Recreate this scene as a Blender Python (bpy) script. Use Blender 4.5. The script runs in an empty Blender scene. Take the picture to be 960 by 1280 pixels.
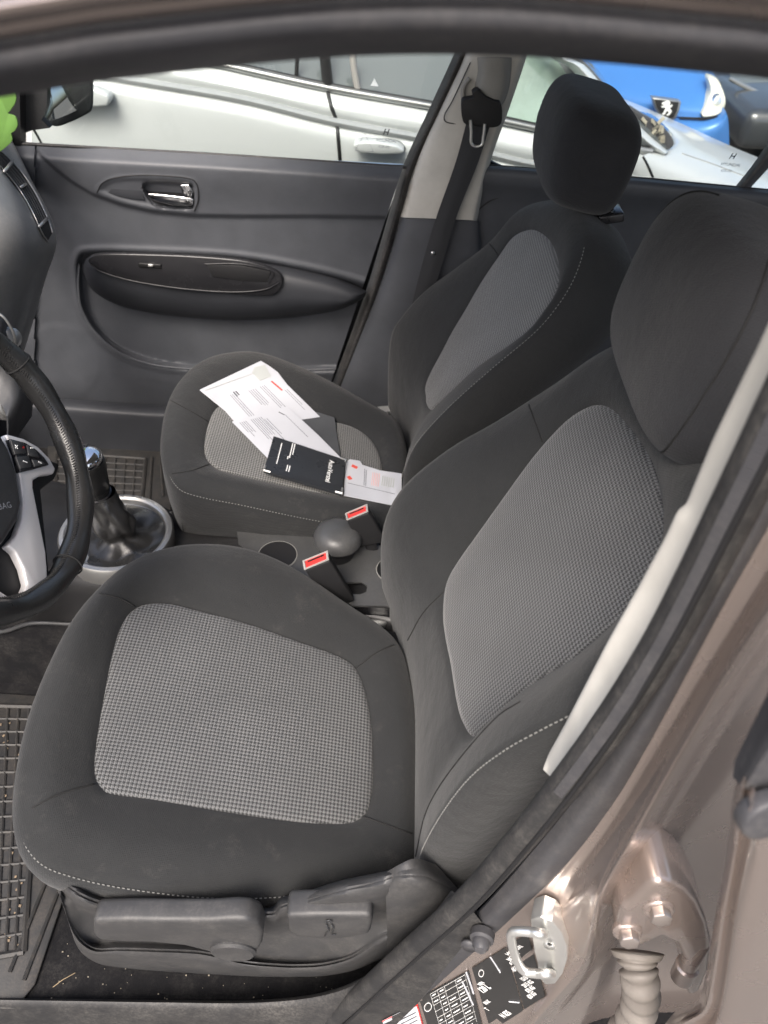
import bpy, bmesh, math, random
from mathutils import Vector as V, Matrix
from mathutils.bvhtree import BVHTree
from mathutils.geometry import tessellate_polygon
random.seed(4)
SC = bpy.context.scene
COL = SC.collection
R = math.radians
# ---------------------------------------------------------------- camera
CAM = V((0.0, -0.3, 1.48)); PITCH = R(43); YAW = R(-0.5); ROLL = R(3); F = 950.0
_f = V((-math.sin(YAW)*math.cos(PITCH), math.cos(YAW)*math.cos(PITCH), -math.sin(PITCH)))
_r = _f.cross(V((0, 0, 1))).normalized(); _u = _r.cross(_f)
CR = math.cos(ROLL)*_r + math.sin(ROLL)*_u
CU = -math.sin(ROLL)*_r + math.cos(ROLL)*_u
def ray(px, py): return _f + CR*((px-480)/F) + CU*((640-py)/F)
def RY(px, py, y):
    d = ray(px, py); return CAM + d*((y-CAM.y)/d.y)
def RZ(px, py, z):
    d = ray(px, py); return CAM + d*((z-CAM.z)/d.z)
def RX(px, py, x):
    d = ray(px, py); return CAM + d*((x-CAM.x)/d.x)
def RP(px, py, n, p0):
    d = ray(px, py); return CAM + d*(n.dot(p0-CAM)/n.dot(d))
def ys(L, y): return [RY(a, b, y) for a, b in L]
def yv(L): return [RY(*a) for a in L]
cam = bpy.data.cameras.new('camera'); camo = bpy.data.objects.new('camera', cam); COL.objects.link(camo)
m3 = Matrix((CR, CU, -_f)).transposed()
camo.matrix_world = Matrix.Translation(CAM) @ m3.to_4x4()
cam.sensor_fit = 'VERTICAL'; cam.sensor_height = 36; cam.lens = 36*F/1280
cam.clip_start = 0.02; cam.clip_end = 500
cam.dof.use_dof = True; cam.dof.focus_distance = 1.0; cam.dof.aperture_fstop = 7.5
SC.camera = camo
# ---------------------------------------------------------------- object helpers
WORLD = {}
def tag(o, label=None, cat=None, group=None, kind=None):
    if label: o['label'] = label
    if cat: o['category'] = cat
    if group: o['group'] = group
    if kind: o['kind'] = kind
    return o
def thing(name, loc, label, cat, group=None):
    o = bpy.data.objects.new(name, None); COL.objects.link(o); o.location = loc
    o.empty_display_size = 0.05; WORLD[o] = V(loc)
    return tag(o, label, cat, group)
def mk(name, verts, faces, mat, parent=None, smooth=True, uvs=None):
    verts = [V(v) for v in verts]
    lo = V([min(v[i] for v in verts) for i in range(3)]); hi = V([max(v[i] for v in verts) for i in range(3)])
    c = (lo+hi)/2
    if parent is None: c.z = lo.z
    me = bpy.data.meshes.new(name)
    me.from_pydata([v-c for v in verts], [], faces)
    if uvs:
        ul = me.uv_layers.new(name='UVMap')
        for l in me.loops: ul.data[l.index].uv = uvs[l.vertex_index]
    bm = bmesh.new(); bm.from_mesh(me); bmesh.ops.recalc_face_normals(bm, faces=bm.faces); bm.to_mesh(me); bm.free()
    me.materials.append(mat)
    if smooth:
        for p in me.polygons: p.use_smooth = True
    o = bpy.data.objects.new(name, me); COL.objects.link(o)
    if parent is not None: o.parent = parent; o.location = c-WORLD[parent]
    else: o.location = c
    WORLD[o] = c.copy()
    return o
def auto(o, ang=35):
    me = o.data
    bm = bmesh.new(); bm.from_mesh(me)
    for e in bm.edges:
        if len(e.link_faces) == 2 and e.calc_face_angle(0) > R(ang): e.smooth = False
    bm.to_mesh(me); bm.free()
    return o
def bevel(o, w, seg=2, ang=30):
    me = o.data
    bm = bmesh.new(); bm.from_mesh(me)
    es = [e for e in bm.edges if len(e.link_faces) == 2 and e.calc_face_angle(0) > R(ang)]
    bmesh.ops.bevel(bm, geom=es, offset=w, segments=seg, affect='EDGES', profile=0.5, clamp_overlap=True)
    for f in bm.faces: f.smooth = True
    bm.to_mesh(me); bm.free()
    return auto(o, 50)
def cr(p0, p1, p2, p3, t):
    return 0.5*((2*p1)+(p2-p0)*t+(2*p0-5*p1+4*p2-p3)*t*t+(3*p1-p0-3*p2+p3)*t*t*t)
def spline(P, n, closed=False):
    """n samples per segment"""
    P = [V(p) for p in P]; N = len(P); out = []
    if N < 3 and not closed:
        return [P[0].lerp(P[1], i/n) for i in range(n)]+[P[1]]
    for i in range(N if closed else N-1):
        if closed: a, b, c, d = P[i-1], P[i], P[(i+1) % N], P[(i+2) % N]
        else:
            b, c = P[i], P[i+1]
            a = P[i-1] if i > 0 else b*2-c
            d = P[i+2] if i+2 < N else c*2-b
        for k in range(n): out.append(cr(a, b, c, d, k/n))
    if not closed: out.append(P[-1].copy())
    return out
def resample(P, n):
    L = [0]
    for a, b in zip(P, P[1:]): L.append(L[-1]+(b-a).length)
    out = []; j = 0
    for i in range(n):
        s = L[-1]*i/(n-1)
        while j < len(P)-2 and L[j+1] < s: j += 1
        d = L[j+1]-L[j]; out.append(P[j].lerp(P[j+1], 0 if d < 1e-9 else (s-L[j])/d))
    return out
def curve(P, n=60): return resample(spline(P, 12), n)
def grid_mesh(name, rows, mat, parent=None, back=None, smooth=True):
    """rows of points -> sheet; back = vector giving it thickness"""
    nr, nc = len(rows), len(rows[0]); vs = [p for r in rows for p in r]; fs = []
    uv = []
    ul = 0
    for i, r in enumerate(rows):
        if i: ul += (rows[i][nc//2]-rows[i-1][nc//2]).length
        w = 0
        for j, p in enumerate(r):
            if j: w += (r[j]-r[j-1]).length
            uv.append((w, ul))
    for i in range(nr-1):
        for j in range(nc-1):
            fs.append((i*nc+j, i*nc+j+1, (i+1)*nc+j+1, (i+1)*nc+j))
    if back is not None:
        b = V(back); o = len(vs); vs += [p+b for p in vs]; uv += uv
        fs += [tuple(o+k for k in reversed(f)) for f in fs]
        rim = [i*nc for i in range(nr)]+[(nr-1)*nc+j for j in range(1, nc)]+[i*nc+nc-1 for i in range(nr-2, -1, -1)]+[j for j in range(nc-2, 0, -1)]
        for a, c in zip(rim, rim[1:]+rim[:1]): fs.append((a, c, c+o, a+o))
    ob = mk(name, vs, fs, mat, parent, smooth, uv)
    return auto(ob, 50) if smooth else ob
def loft(name, curves, mat, parent=None, n=50, sub=3, back=None, smooth=True, lin=False):
    C = [curve(c, n) if not lin else resample([V(p) for p in c], n) for c in curves]
    rows = []
    cols = [spline([c[j] for c in C], sub) for j in range(n)]
    for i in range(len(cols[0])): rows.append([cols[j][i] for j in range(n)])
    return grid_mesh(name, rows, mat, parent, back, smooth)
def sweep(P, r, seg=10, closed=False, flat=1.0, up=None):
    """tube around P; r float or list"""
    n = len(P); vs = []; fs = []
    t0 = (P[1]-P[0]).normalized()
    a = V(up) if up else (V((0, 0, 1)) if abs(t0.z) < 0.9 else V((1, 0, 0)))
    for i, p in enumerate(P):
        if closed: t = (P[(i+1) % n]-P[i-1]).normalized()
        else: t = (P[min(i+1, n-1)]-P[max(i-1, 0)]).normalized()
        a = (a-t*a.dot(t)).normalized(); b = t.cross(a)
        rr = r[i] if isinstance(r, (list, tuple)) else r
        for k in range(seg):
            th = 2*math.pi*k/seg
            vs.append(p+a*(math.cos(th)*rr)+b*(math.sin(th)*rr*flat))
    for i in range(n if closed else n-1):
        for k in range(seg):
            i2 = (i+1) % n
            fs.append((i*seg+k, i*seg+(k+1) % seg, i2*seg+(k+1) % seg, i2*seg+k))
    if not closed:
        fs.append(tuple(range(seg))[::-1]); fs.append(tuple((n-1)*seg+k for k in range(seg)))
    return vs, fs
def tube(name, P, r, mat, parent=None, seg=10, closed=False, flat=1.0, up=None, sp=8):
    P = spline(P, sp, closed) if sp else [V(p) for p in P]
    vs, fs = sweep(P, r, seg, closed, flat, up)
    return auto(mk(name, vs, fs, mat, parent), 50)
class MB:
    def __init__(s): s.v = []; s.f = []; s.uv = []
    def add(s, vs, fs):
        o = len(s.v); s.v += [V(v) for v in vs]; s.f += [tuple(o+k for k in f) for f in fs]
    def tube(s, P, r, seg=8, closed=False): s.add(*sweep([V(p) for p in P], r, seg, closed))
    def box(s, c, ax, ay, az):
        c = V(c); vs = []
        for i in (-1, 1):
            for j in (-1, 1):
                for k in (-1, 1): vs.append(c+V(ax)*i+V(ay)*j+V(az)*k)
        s.add(vs, [(0, 1, 3, 2), (4, 6, 7, 5), (0, 4, 5, 1), (2, 3, 7, 6), (0, 2, 6, 4), (1, 5, 7, 3)])
    def prism(s, P, d):
        n = len(P); d = V(d)
        s.add([V(p) for p in P]+[V(p)+d for p in P], [tuple(range(n))]+[tuple(range(n, 2*n))[::-1]]+[(i, (i+1) % n, (i+1) % n+n, i+n) for i in range(n)])
    def cyl(s, c, ax, r, h, seg=20, r2=None):
        c = V(c); ax = V(ax).normalized()
        s.add(*sweep([c, c+ax*h], [r, r if r2 is None else r2], seg))
    def build(s, name, mat, parent=None, smooth=False, bev=0, seg=2):
        o = mk(name, s.v, s.f, mat, parent, smooth)
        if bev: bevel(o, bev, seg)
        return o
def prism(name, P, d, mat, parent=None, bev=0.0, seg=2):
    m = MB(); m.prism(P, d); return m.build(name, mat, parent, False, bev, seg)
def lathe(name, c, ax, prof, mat, parent=None, seg=32, sx=1.0):
    """prof: (radius, height) along axis"""
    ax = V(ax).normalized(); a = V((1, 0, 0)) if abs(ax.x) < .9 else V((0, 0, 1)); a = (a-ax*a.dot(ax)).normalized(); b = ax.cross(a); c = V(c)
    vs = []; fs = []
    for r, h in prof:
        for k in range(seg):
            t = 2*math.pi*k/seg; vs.append(c+ax*h+a*(math.cos(t)*max(r, 1e-5)*sx)+b*(math.sin(t)*max(r, 1e-5)))
    for i in range(len(prof)-1):
        for k in range(seg): fs.append((i*seg+k, i*seg+(k+1) % seg, (i+1)*seg+(k+1) % seg, (i+1)*seg+k))
    if prof[0][0] > 1e-4: fs.append(tuple(range(seg))[::-1])
    if prof[-1][0] > 1e-4: fs.append(tuple((len(prof)-1)*seg+k for k in range(seg)))
    return auto(mk(name, vs, fs, mat, parent), 40)
def plate(name, outer, holes, d, mat, parent=None):
    """flat plate with holes, thickness vector d"""
    loops = [outer]+holes; tris = tessellate_polygon(loops)
    fl = [V(p) for l in loops for p in l]; n = len(fl); d = V(d)
    vs = fl+[p+d for p in fl]; fs = [tuple(t) for t in tris]+[tuple(k+n for k in reversed(t)) for t in tris]
    o = 0
    for l in loops:
        m = len(l)
        for i in range(m): fs.append((o+i, o+(i+1) % m, o+(i+1) % m+n, o+i+n))
        o += m
    return mk(name, vs, fs, mat, parent, False)
def bvh(o):
    w = WORLD[o]; me = o.data
    return BVHTree.FromPolygons([v.co+w for v in me.vertices], [tuple(p.vertices) for p in me.polygons])
def hit(b, px, py, lift=0.0):
    d = ray(px, py).normalized(); loc, nr, _, _ = b.ray_cast(CAM, d)
    if loc is None: return None
    if nr.dot(d) > 0: nr = -nr
    return loc+nr*lift
def line_on(b, L, n=40, lift=0.0):
    P = resample(spline([V((a, c, 0)) for a, c in L], 8), n); out = []
    for p in P:
        h = hit(b, p.x, p.y, lift)
        if h is not None: out.append(h)
    return out
def text_mesh(s, size, o, ux, uy, lift, align='LEFT', bold=0.0):
    cu = bpy.data.curves.new('t', 'FONT'); cu.body = s; cu.size = size; cu.align_x = align; cu.resolution_u = 2; cu.offset = bold*size*1.5
    ob = bpy.data.objects.new('t', cu); COL.objects.link(ob)
    bpy.context.view_layer.update()
    me = bpy.data.meshes.new_from_object(ob)
    n = V(ux).cross(V(uy)).normalized()
    vs = [V(o)+V(ux)*v.co.x+V(uy)*v.co.y+n*lift for v in me.vertices]
    fs = [tuple(p.vertices) for p in me.polygons]
    bpy.data.objects.remove(ob); bpy.data.curves.remove(cu); bpy.data.meshes.remove(me)
    return vs, fs
# ---------------------------------------------------------------- materials
class MBS(list):
    pass
def newmat(name):
    m = bpy.data.materials.new(name); m.use_nodes = True; nt = m.node_tree
    return m, nt, nt.nodes['Principled BSDF']
def N(nt, t, **kw):
    n = nt.nodes.new(t)
    for k, v in kw.items(): setattr(n, k, v)
    return n
def mth(nt, op, a, b=None, c=None):
    n = nt.nodes.new('ShaderNodeMath'); n.operation = op
    for i, x in enumerate((a, b, c)):
        if x is None: continue
        if isinstance(x, (int, float)): n.inputs[i].default_value = x
        else: nt.links.new(x, n.inputs[i])
    return n.outputs[0]
def ramp(nt, fac, c0, c1, p0=0.0, p1=1.0):
    n = nt.nodes.new('ShaderNodeValToRGB'); e = n.color_ramp.elements
    e[0].position = p0; e[1].position = p1; e[0].color = (*c0, 1); e[1].color = (*c1, 1)
    nt.links.new(fac, n.inputs[0]); return n.outputs[0]
def mixc(nt, f, a, b):
    n = nt.nodes.new('ShaderNodeMix'); n.data_type = 'RGBA'
    if isinstance(f, (int, float)): n.inputs[0].default_value = f
    else: nt.links.new(f, n.inputs[0])
    for i, x in ((6, a), (7, b)):
        if isinstance(x, tuple): n.inputs[i].default_value = (*x, 1)
        else: nt.links.new(x, n.inputs[i])
    return n.outputs[2]
def noise(nt, scale, detail=3, rough=0.5, coord='Object'):
    tc = N(nt, 'ShaderNodeTexCoord'); n = N(nt, 'ShaderNodeTexNoise')
    n.inputs['Scale'].default_value = scale; n.inputs['Detail'].default_value = detail; n.inputs['Roughness'].default_value = rough
    nt.links.new(tc.outputs[coord], n.inputs['Vector']); return n.outputs['Fac']
def bump(nt, bs, h, strength, dist=0.001):
    b = N(nt, 'ShaderNodeBump'); b.inputs['Strength'].default_value = strength; b.inputs['Distance'].default_value = dist
    nt.links.new(h, b.inputs['Height']); nt.links.new(b.outputs[0], bs.inputs['Normal'])
def plastic(name, col, rough=0.55, grain=900, gs=0.25, dust=0.0, spec=0.4, dustcol=(0.32, 0.3, 0.27), dsc=9):
    m, nt, bs = newmat(name)
    h = noise(nt, grain, 2); bump(nt, bs, h, gs, 0.0006)
    v = noise(nt, 14, 4, 0.6)
    base = ramp(nt, v, tuple(c*0.88 for c in col), tuple(c*1.12 for c in col), 0.3, 0.7)
    if dust:
        d1 = noise(nt, dsc, 6, 0.75); d2 = noise(nt, 260, 3, 0.7)
        f = mth(nt, 'MULTIPLY', ramp(nt, d1, (0, 0, 0), (1, 1, 1), 0.42, 0.72), ramp(nt, d2, (0.25,)*3, (1, 1, 1), 0.4, 0.62))
        base = mixc(nt, mth(nt, 'MULTIPLY', f, dust), base, dustcol)
    nt.links.new(base, bs.inputs['Base Color'])
    r = ramp(nt, v, (rough-0.06,)*3, (rough+0.06,)*3, 0.3, 0.7); nt.links.new(r, bs.inputs['Roughness'])
    bs.inputs['Specular IOR Level'].default_value = spec
    return m
def fabric(name, col, dirt=0.0, scale=1.0):
    m, nt, bs = newmat(name)
    tc = N(nt, 'ShaderNodeTexCoord'); sp = N(nt, 'ShaderNodeSeparateXYZ'); nt.links.new(tc.outputs['UV'], sp.inputs[0])
    a = mth(nt, 'MULTIPLY', mth(nt, 'ADD', sp.outputs[0], mth(nt, 'MULTIPLY', sp.outputs[1], 0.6)), 2600/scale)
    w = mth(nt, 'SINE', a); w2 = mth(nt, 'SINE', mth(nt, 'MULTIPLY', sp.outputs[1], 3400/scale))
    h = mth(nt, 'MULTIPLY', mth(nt, 'ADD', w, w2), 0.5)
    n1 = noise(nt, 11, 4, 0.6); n2 = noise(nt, 500, 2, 0.6)
    c = ramp(nt, n1, tuple(k*0.85 for k in col), tuple(k*1.18 for k in col), 0.3, 0.7)
    c = mixc(nt, mth(nt, 'MULTIPLY', mth(nt, 'ADD', h, 1.0), 0.10), c, tuple(k*1.9 for k in col))
    c = mixc(nt, mth(nt, 'MULTIPLY', n2, 0.45), c, tuple(k*2.0 for k in col))
    if dirt:
        d = mth(nt, 'MULTIPLY', ramp(nt, noise(nt, 17, 6, 0.75), (0, 0, 0), (1, 1, 1), 0.56, 0.78), ramp(nt, n2, (0.3,)*3, (1, 1, 1), 0.4, 0.65))
        c = mixc(nt, mth(nt, 'MULTIPLY', d, dirt), c, (0.3, 0.28, 0.25))
    nt.links.new(c, bs.inputs['Base Color'])
    bs.inputs['Roughness'].default_value = 0.95; bs.inputs['Specular IOR Level'].default_value = 0.15
    bs.inputs['Sheen Weight'].default_value = 0.12; bs.inputs['Sheen Roughness'].default_value = 0.5
    b1 = N(nt, 'ShaderNodeBump'); b1.inputs['Strength'].default_value = 0.5; b1.inputs['Distance'].default_value = 0.006
    nt.links.new(noise(nt, 16, 3, 0.55), b1.inputs['Height'])
    b2 = N(nt, 'ShaderNodeBump'); b2.inputs['Strength'].default_value = 0.5; b2.inputs['Distance'].default_value = 0.0006
    nt.links.new(mth(nt, 'ADD', mth(nt, 'MULTIPLY', h, 0.35), mth(nt, 'MULTIPLY', n2, 2.0)), b2.inputs['Height'])
    nt.links.new(b1.outputs[0], b2.inputs['Normal']); nt.links.new(b2.outputs[0], bs.inputs['Normal'])
    return m
def houndstooth(name, dark, light, period, rib=0.0):
    m, nt, bs = newmat(name)
    tc = N(nt, 'ShaderNodeTexCoord'); sp = N(nt, 'ShaderNodeSeparateXYZ'); nt.links.new(tc.outputs['UV'], sp.inputs[0])
    k = 8/period
    i = mth(nt, 'FLOOR', mth(nt, 'MULTIPLY', sp.outputs[0], k)); j = mth(nt, 'FLOOR', mth(nt, 'MULTIPLY', sp.outputs[1], k))
    wp = mth(nt, 'LESS_THAN', mth(nt, 'FLOORED_MODULO', i, 8), 4); wf = mth(nt, 'LESS_THAN', mth(nt, 'FLOORED_MODULO', j, 8), 4)
    ov = mth(nt, 'LESS_THAN', mth(nt, 'FLOORED_MODULO', mth(nt, 'ADD', i, j), 4), 2)
    p = mth(nt, 'ADD', mth(nt, 'MULTIPLY', ov, wp), mth(nt, 'MULTIPLY', mth(nt, 'SUBTRACT', 1.0, ov), wf))
    n1 = noise(nt, 9, 4, 0.6); n2 = noise(nt, 900, 2, 0.5)
    lc = ramp(nt, n1, tuple(c*0.88 for c in light), tuple(c*1.12 for c in light), 0.3, 0.7)
    c = mixc(nt, p, dark, lc)
    c = mixc(nt, mth(nt, 'MULTIPLY', n2, 0.35), c, tuple(x*0.6 for x in light))
    nt.links.new(c, bs.inputs['Base Color'])
    bs.inputs['Roughness'].default_value = 0.9; bs.inputs['Specular IOR Level'].default_value = 0.2
    bs.inputs['Sheen Weight'].default_value = 0.22; bs.inputs['Sheen Roughness'].default_value = 0.35
    s = mth(nt, 'ABSOLUTE', mth(nt, 'SINE', mth(nt, 'MULTIPLY', sp.outputs[0], math.pi*k/4)))
    s2 = mth(nt, 'ABSOLUTE', mth(nt, 'SINE', mth(nt, 'MULTIPLY', sp.outputs[1], math.pi*k/4)))
    bump(nt, bs, mth(nt, 'MULTIPLY', s, s2), 0.5, 0.0007)
    return m
def paint(name, col, metallic=0.55, rough=0.35, coat=0.6, flake=0.25, dirt=0.0):
    m, nt, bs = newmat(name)
    f = noise(nt, 2600, 1, 0.5); d = noise(nt, 6, 5, 0.65)
    c = ramp(nt, f, tuple(k*(1-flake) for k in col), tuple(min(1, k*(1+flake)) for k in col), 0.35, 0.65)
    if dirt: c = mixc(nt, mth(nt, 'MULTIPLY', ramp(nt, d, (0, 0, 0), (1, 1, 1), 0.45, 0.75), dirt), c, (0.33, 0.29, 0.24))
    nt.links.new(c, bs.inputs['Base Color'])
    bs.inputs['Metallic'].default_value = metallic
    nt.links.new(ramp(nt, d, (rough-0.02,)*3, (rough+0.03,)*3, 0.35, 0.7), bs.inputs['Roughness'])
    bs.inputs['Coat Weight'].default_value = coat; bs.inputs['Coat Roughness'].default_value = 0.08
    return m
def simple(name, col, rough=0.5, metallic=0.0, spec=0.5, var=0.0, sc=30):
    m, nt, bs = newmat(name)
    bs.inputs['Base Color'].default_value = (*col, 1); bs.inputs['Roughness'].default_value = rough
    bs.inputs['Metallic'].default_value = metallic; bs.inputs['Specular IOR Level'].default_value = spec
    if var:
        v = noise(nt, sc, 5, 0.6)
        nt.links.new(ramp(nt, v, tuple(k*(1-var) for k in col), tuple(min(1, k*(1+var)) for k in col), 0.3, 0.7), bs.inputs['Base Color'])
        nt.links.new(ramp(nt, v, (max(0.02, rough-0.1),)*3, (rough+0.1,)*3, 0.3, 0.7), bs.inputs['Roughness'])
    return m
def glass(name, tint, refl=1.0, haze=0.0):
    m, nt, bs = newmat(name); out = nt.nodes['Material Output']; nt.nodes.remove(bs)
    t = N(nt, 'ShaderNodeBsdfTransparent'); t.inputs[0].default_value = (*tint, 1)
    g = N(nt, 'ShaderNodeBsdfGlossy'); g.inputs['Roughness'].default_value = 0.02; g.inputs[0].default_value = (0.95, 0.95, 0.95, 1)
    fr = N(nt, 'ShaderNodeFresnel'); fr.inputs[0].default_value = 1.45
    mx = N(nt, 'ShaderNodeMixShader'); nt.links.new(mth(nt, 'MULTIPLY', fr.outputs[0], refl), mx.inputs[0])
    nt.links.new(t.outputs[0], mx.inputs[1]); nt.links.new(g.outputs[0], mx.inputs[2]); last = mx
    if haze:
        d = N(nt, 'ShaderNodeBsdfDiffuse'); d.inputs[0].default_value = (0.7, 0.7, 0.7, 1)
        m2 = N(nt, 'ShaderNodeMixShader'); nt.links.new(mth(nt, 'MULTIPLY', noise(nt, 12, 4, 0.6), haze), m2.inputs[0])
        nt.links.new(mx.outputs[0], m2.inputs[1]); nt.links.new(d.outputs[0], m2.inputs[2]); last = m2
    nt.links.new(last.outputs[0], out.inputs[0]); return m
M = dict(
 fab=fabric('dark_seat_fabric', (0.0195, 0.0202, 0.0205), 0.0),
 fabd=fabric('dark_seat_fabric_dusty', (0.019, 0.0196, 0.020), 0.14),
 mesh_=fabric('side_mesh_fabric', (0.040, 0.040, 0.040), 0.0, 1.6),
 head=fabric('headrest_fabric', (0.020, 0.0205, 0.0225), 0.0),
 hound=houndstooth('houndstooth_weave', (0.024, 0.025, 0.026), (0.165, 0.167, 0.168), 0.0050),
 hound3=houndstooth('houndstooth_weave_small', (0.026, 0.027, 0.028), (0.155, 0.155, 0.156), 0.0046),
 hound_lit=houndstooth('houndstooth_weave_lit', (0.045, 0.046, 0.046), (0.24, 0.238, 0.228), 0.0046),  # same weave for the passenger seat, its brighter light put into the colour
 thread=simple('grey_thread', (0.17, 0.17, 0.16), 0.8),
 seam=simple('dark_seam', (0.012, 0.012, 0.012), 0.9),
 pl=plastic('charcoal_plastic', (0.034, 0.035, 0.037), 0.42, dust=0.08),
 pld=plastic('dusty_charcoal_plastic', (0.042, 0.042, 0.043), 0.45, dust=0.16, dsc=20),
 door=plastic('door_plastic', (0.066, 0.070, 0.079), 0.47, 1200, 0.3, dust=0.03),
 doorlow=plastic('door_low_plastic', (0.030, 0.032, 0.037), 0.5, 1200, 0.3),
 gloss=plastic('satin_black_plastic', (0.018, 0.018, 0.02), 0.25, 300, 0.05),
 dash=plastic('dusty_dashboard', (0.19, 0.192, 0.19), 0.34, 1500, 0.2, dust=0.5, dsc=14),
 dark=plastic('black_plastic', (0.012, 0.012, 0.013), 0.6),
 rubber=plastic('black_rubber', (0.022, 0.022, 0.023), 0.55, 500, 0.3, dust=0.25),
 rubber2=plastic('grey_rubber', (0.05, 0.05, 0.055), 0.5, 500, 0.2, dust=0.2),
 carpet=plastic('carpet', (0.010, 0.010, 0.011), 0.95, 500, 0.9, dust=0.08, spec=0.1, dsc=22),
 mat=plastic('mat_rubber', (0.024, 0.024, 0.024), 0.55, 400, 0.3, dust=0.3, dustcol=(0.16, 0.13, 0.1), dsc=30),
 beige=plastic('light_grey_trim', (0.50, 0.485, 0.445), 0.85, 1500, 0.15),
 leather=plastic('worn_leather', (0.016, 0.016, 0.016), 0.3, 420, 0.5, dust=0.04, spec=0.6),
 silver=paint('silver_trim', (0.40, 0.40, 0.39), 0.8, 0.33, 0.0, 0.05),
 chrome=simple('chrome', (0.8, 0.8, 0.8), 0.08, 1.0),
 steel=simple('zinc_steel', (0.80, 0.80, 0.77), 0.32, 0.85),
 taupe=paint('taupe_metallic_paint', (0.36, 0.30, 0.27), 0.65, 0.27, 0.7, 0.03, 0.0),
 white=paint('silver_white_paint', (0.60, 0.62, 0.615), 0.15, 0.35, 0.5, 0.04),
 blue=paint('blue_paint', (0.05, 0.19, 0.50), 0.15, 0.4, 0.25, 0.05),
 dgrey=paint('dark_grey_paint', (0.045, 0.05, 0.055), 0.3, 0.3, 0.8, 0.1),
 black=simple('black', (0.01, 0.01, 0.01), 0.4),
 soft_grey=simple('soft_grey_tone', (0.32, 0.33, 0.33), 0.4, var=0.05),
 red=simple('red_button', (0.70, 0.045, 0.04), 0.3),
 greyp=simple('grey_frame', (0.36, 0.34, 0.32), 0.45),
 paper=simple('white_paper', (0.56, 0.57, 0.60), 0.7, var=0.03, sc=15),
 ink=simple('grey_ink', (0.2, 0.21, 0.23), 0.7),
 inkd=simple('dark_ink', (0.06, 0.06, 0.07), 0.7),
 rink=simple('red_ink', (0.75, 0.1, 0.07), 0.6),
 pink=simple('pink_ink', (0.8, 0.45, 0.42), 0.6),
 window=simple('grey_film', (0.5, 0.52, 0.5), 0.3),
 wallet=plastic('black_vinyl', (0.028, 0.03, 0.033), 0.3, 90, 0.25),
 folder=plastic('grey_folder', (0.075, 0.078, 0.082), 0.4, 90, 0.1),
 whitei=simple('white_ink', (0.82, 0.82, 0.8), 0.6),
 label=simple('black_label', (0.022, 0.022, 0.022), 0.35),
 green=simple('green_card', (0.10, 0.21, 0.04), 0.85, var=0.12, sc=20),
 glass=glass('window_glass', (0.86, 0.89, 0.88), 0.9, 0.0),
 cglass=simple('car_glass', (0.11, 0.125, 0.125), 0.05, 0.0, 0.8),
 gglass=simple('green_car_glass', (0.25, 0.33, 0.28), 0.08, 0.0, 0.7, var=0.3, sc=5),
 lamp=simple('headlamp_lens', (0.55, 0.54, 0.46), 0.35, 0.0, 0.6, var=0.25, sc=14),
 asphalt=plastic('asphalt', (0.09, 0.088, 0.085), 0.9, 180, 0.6, dust=0.3, dsc=3),
 pave=plastic('paving', (0.30, 0.27, 0.23), 0.9, 120, 0.6),
 mirror=simple('mirror_glass', (0.75, 0.75, 0.73), 0.02, 1.0),
 tray=plastic('tray_plastic', (0.058, 0.059, 0.060), 0.33, dust=0.1),
 bolt=simple('dull_bolt', (0.45, 0.4, 0.37), 0.35, 0.8),
 console=plastic('console_plastic', (0.016, 0.016, 0.017), 0.4, dust=0.05),
 spoke=paint('bright_silver', (0.74, 0.72, 0.71), 0.35, 0.4, 0.0, 0.03),
 adj=plastic('mid_grey_trim', (0.25, 0.245, 0.23), 0.5),
 belt=plastic('belt_webbing', (0.030, 0.031, 0.034), 0.8, 900, 0.5),
)
# ================================================================ SEATS
tC = R(14); nC = V((math.sin(tC), 0, math.cos(tC))); pC = V((-0.2, 0.3, 0.56)); uC = V((math.cos(tC), 0, -math.sin(tC)))
tB = R(25); nB = V((-math.cos(tB), 0, math.sin(tB))); pB = V((0.02, 0.3, 0.48)); uB = V((math.sin(tB), 0, math.cos(tB)))
vY = V((0, 1, 0))
def ringmesh(name, rings, mat, parent, u, v, cap0=True, cap1=False):
    n = len(rings[0]); vs = []; fs = []; uv = []
    for r in rings: vs += r
    for i in range(len(rings)-1):
        for j in range(n): fs.append((i*n+j, i*n+(j+1) % n, (i+1)*n+(j+1) % n, (i+1)*n+j))
    if cap0:
        c = sum(rings[0], V((0, 0, 0)))/n; vs.append(c); k = len(vs)-1
        for j in range(n): fs.append((k, (j+1) % n, j))
    if cap1:
        c = sum(rings[-1], V((0, 0, 0)))/n; vs.append(c); k = len(vs)-1; o = (len(rings)-1)*n
        for j in range(n): fs.append((k, o+j, o+(j+1) % n))
    uv = [(p.dot(u), p.dot(v)) for p in vs]
    return mk(name, vs, fs, mat, parent, True, uv)
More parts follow.
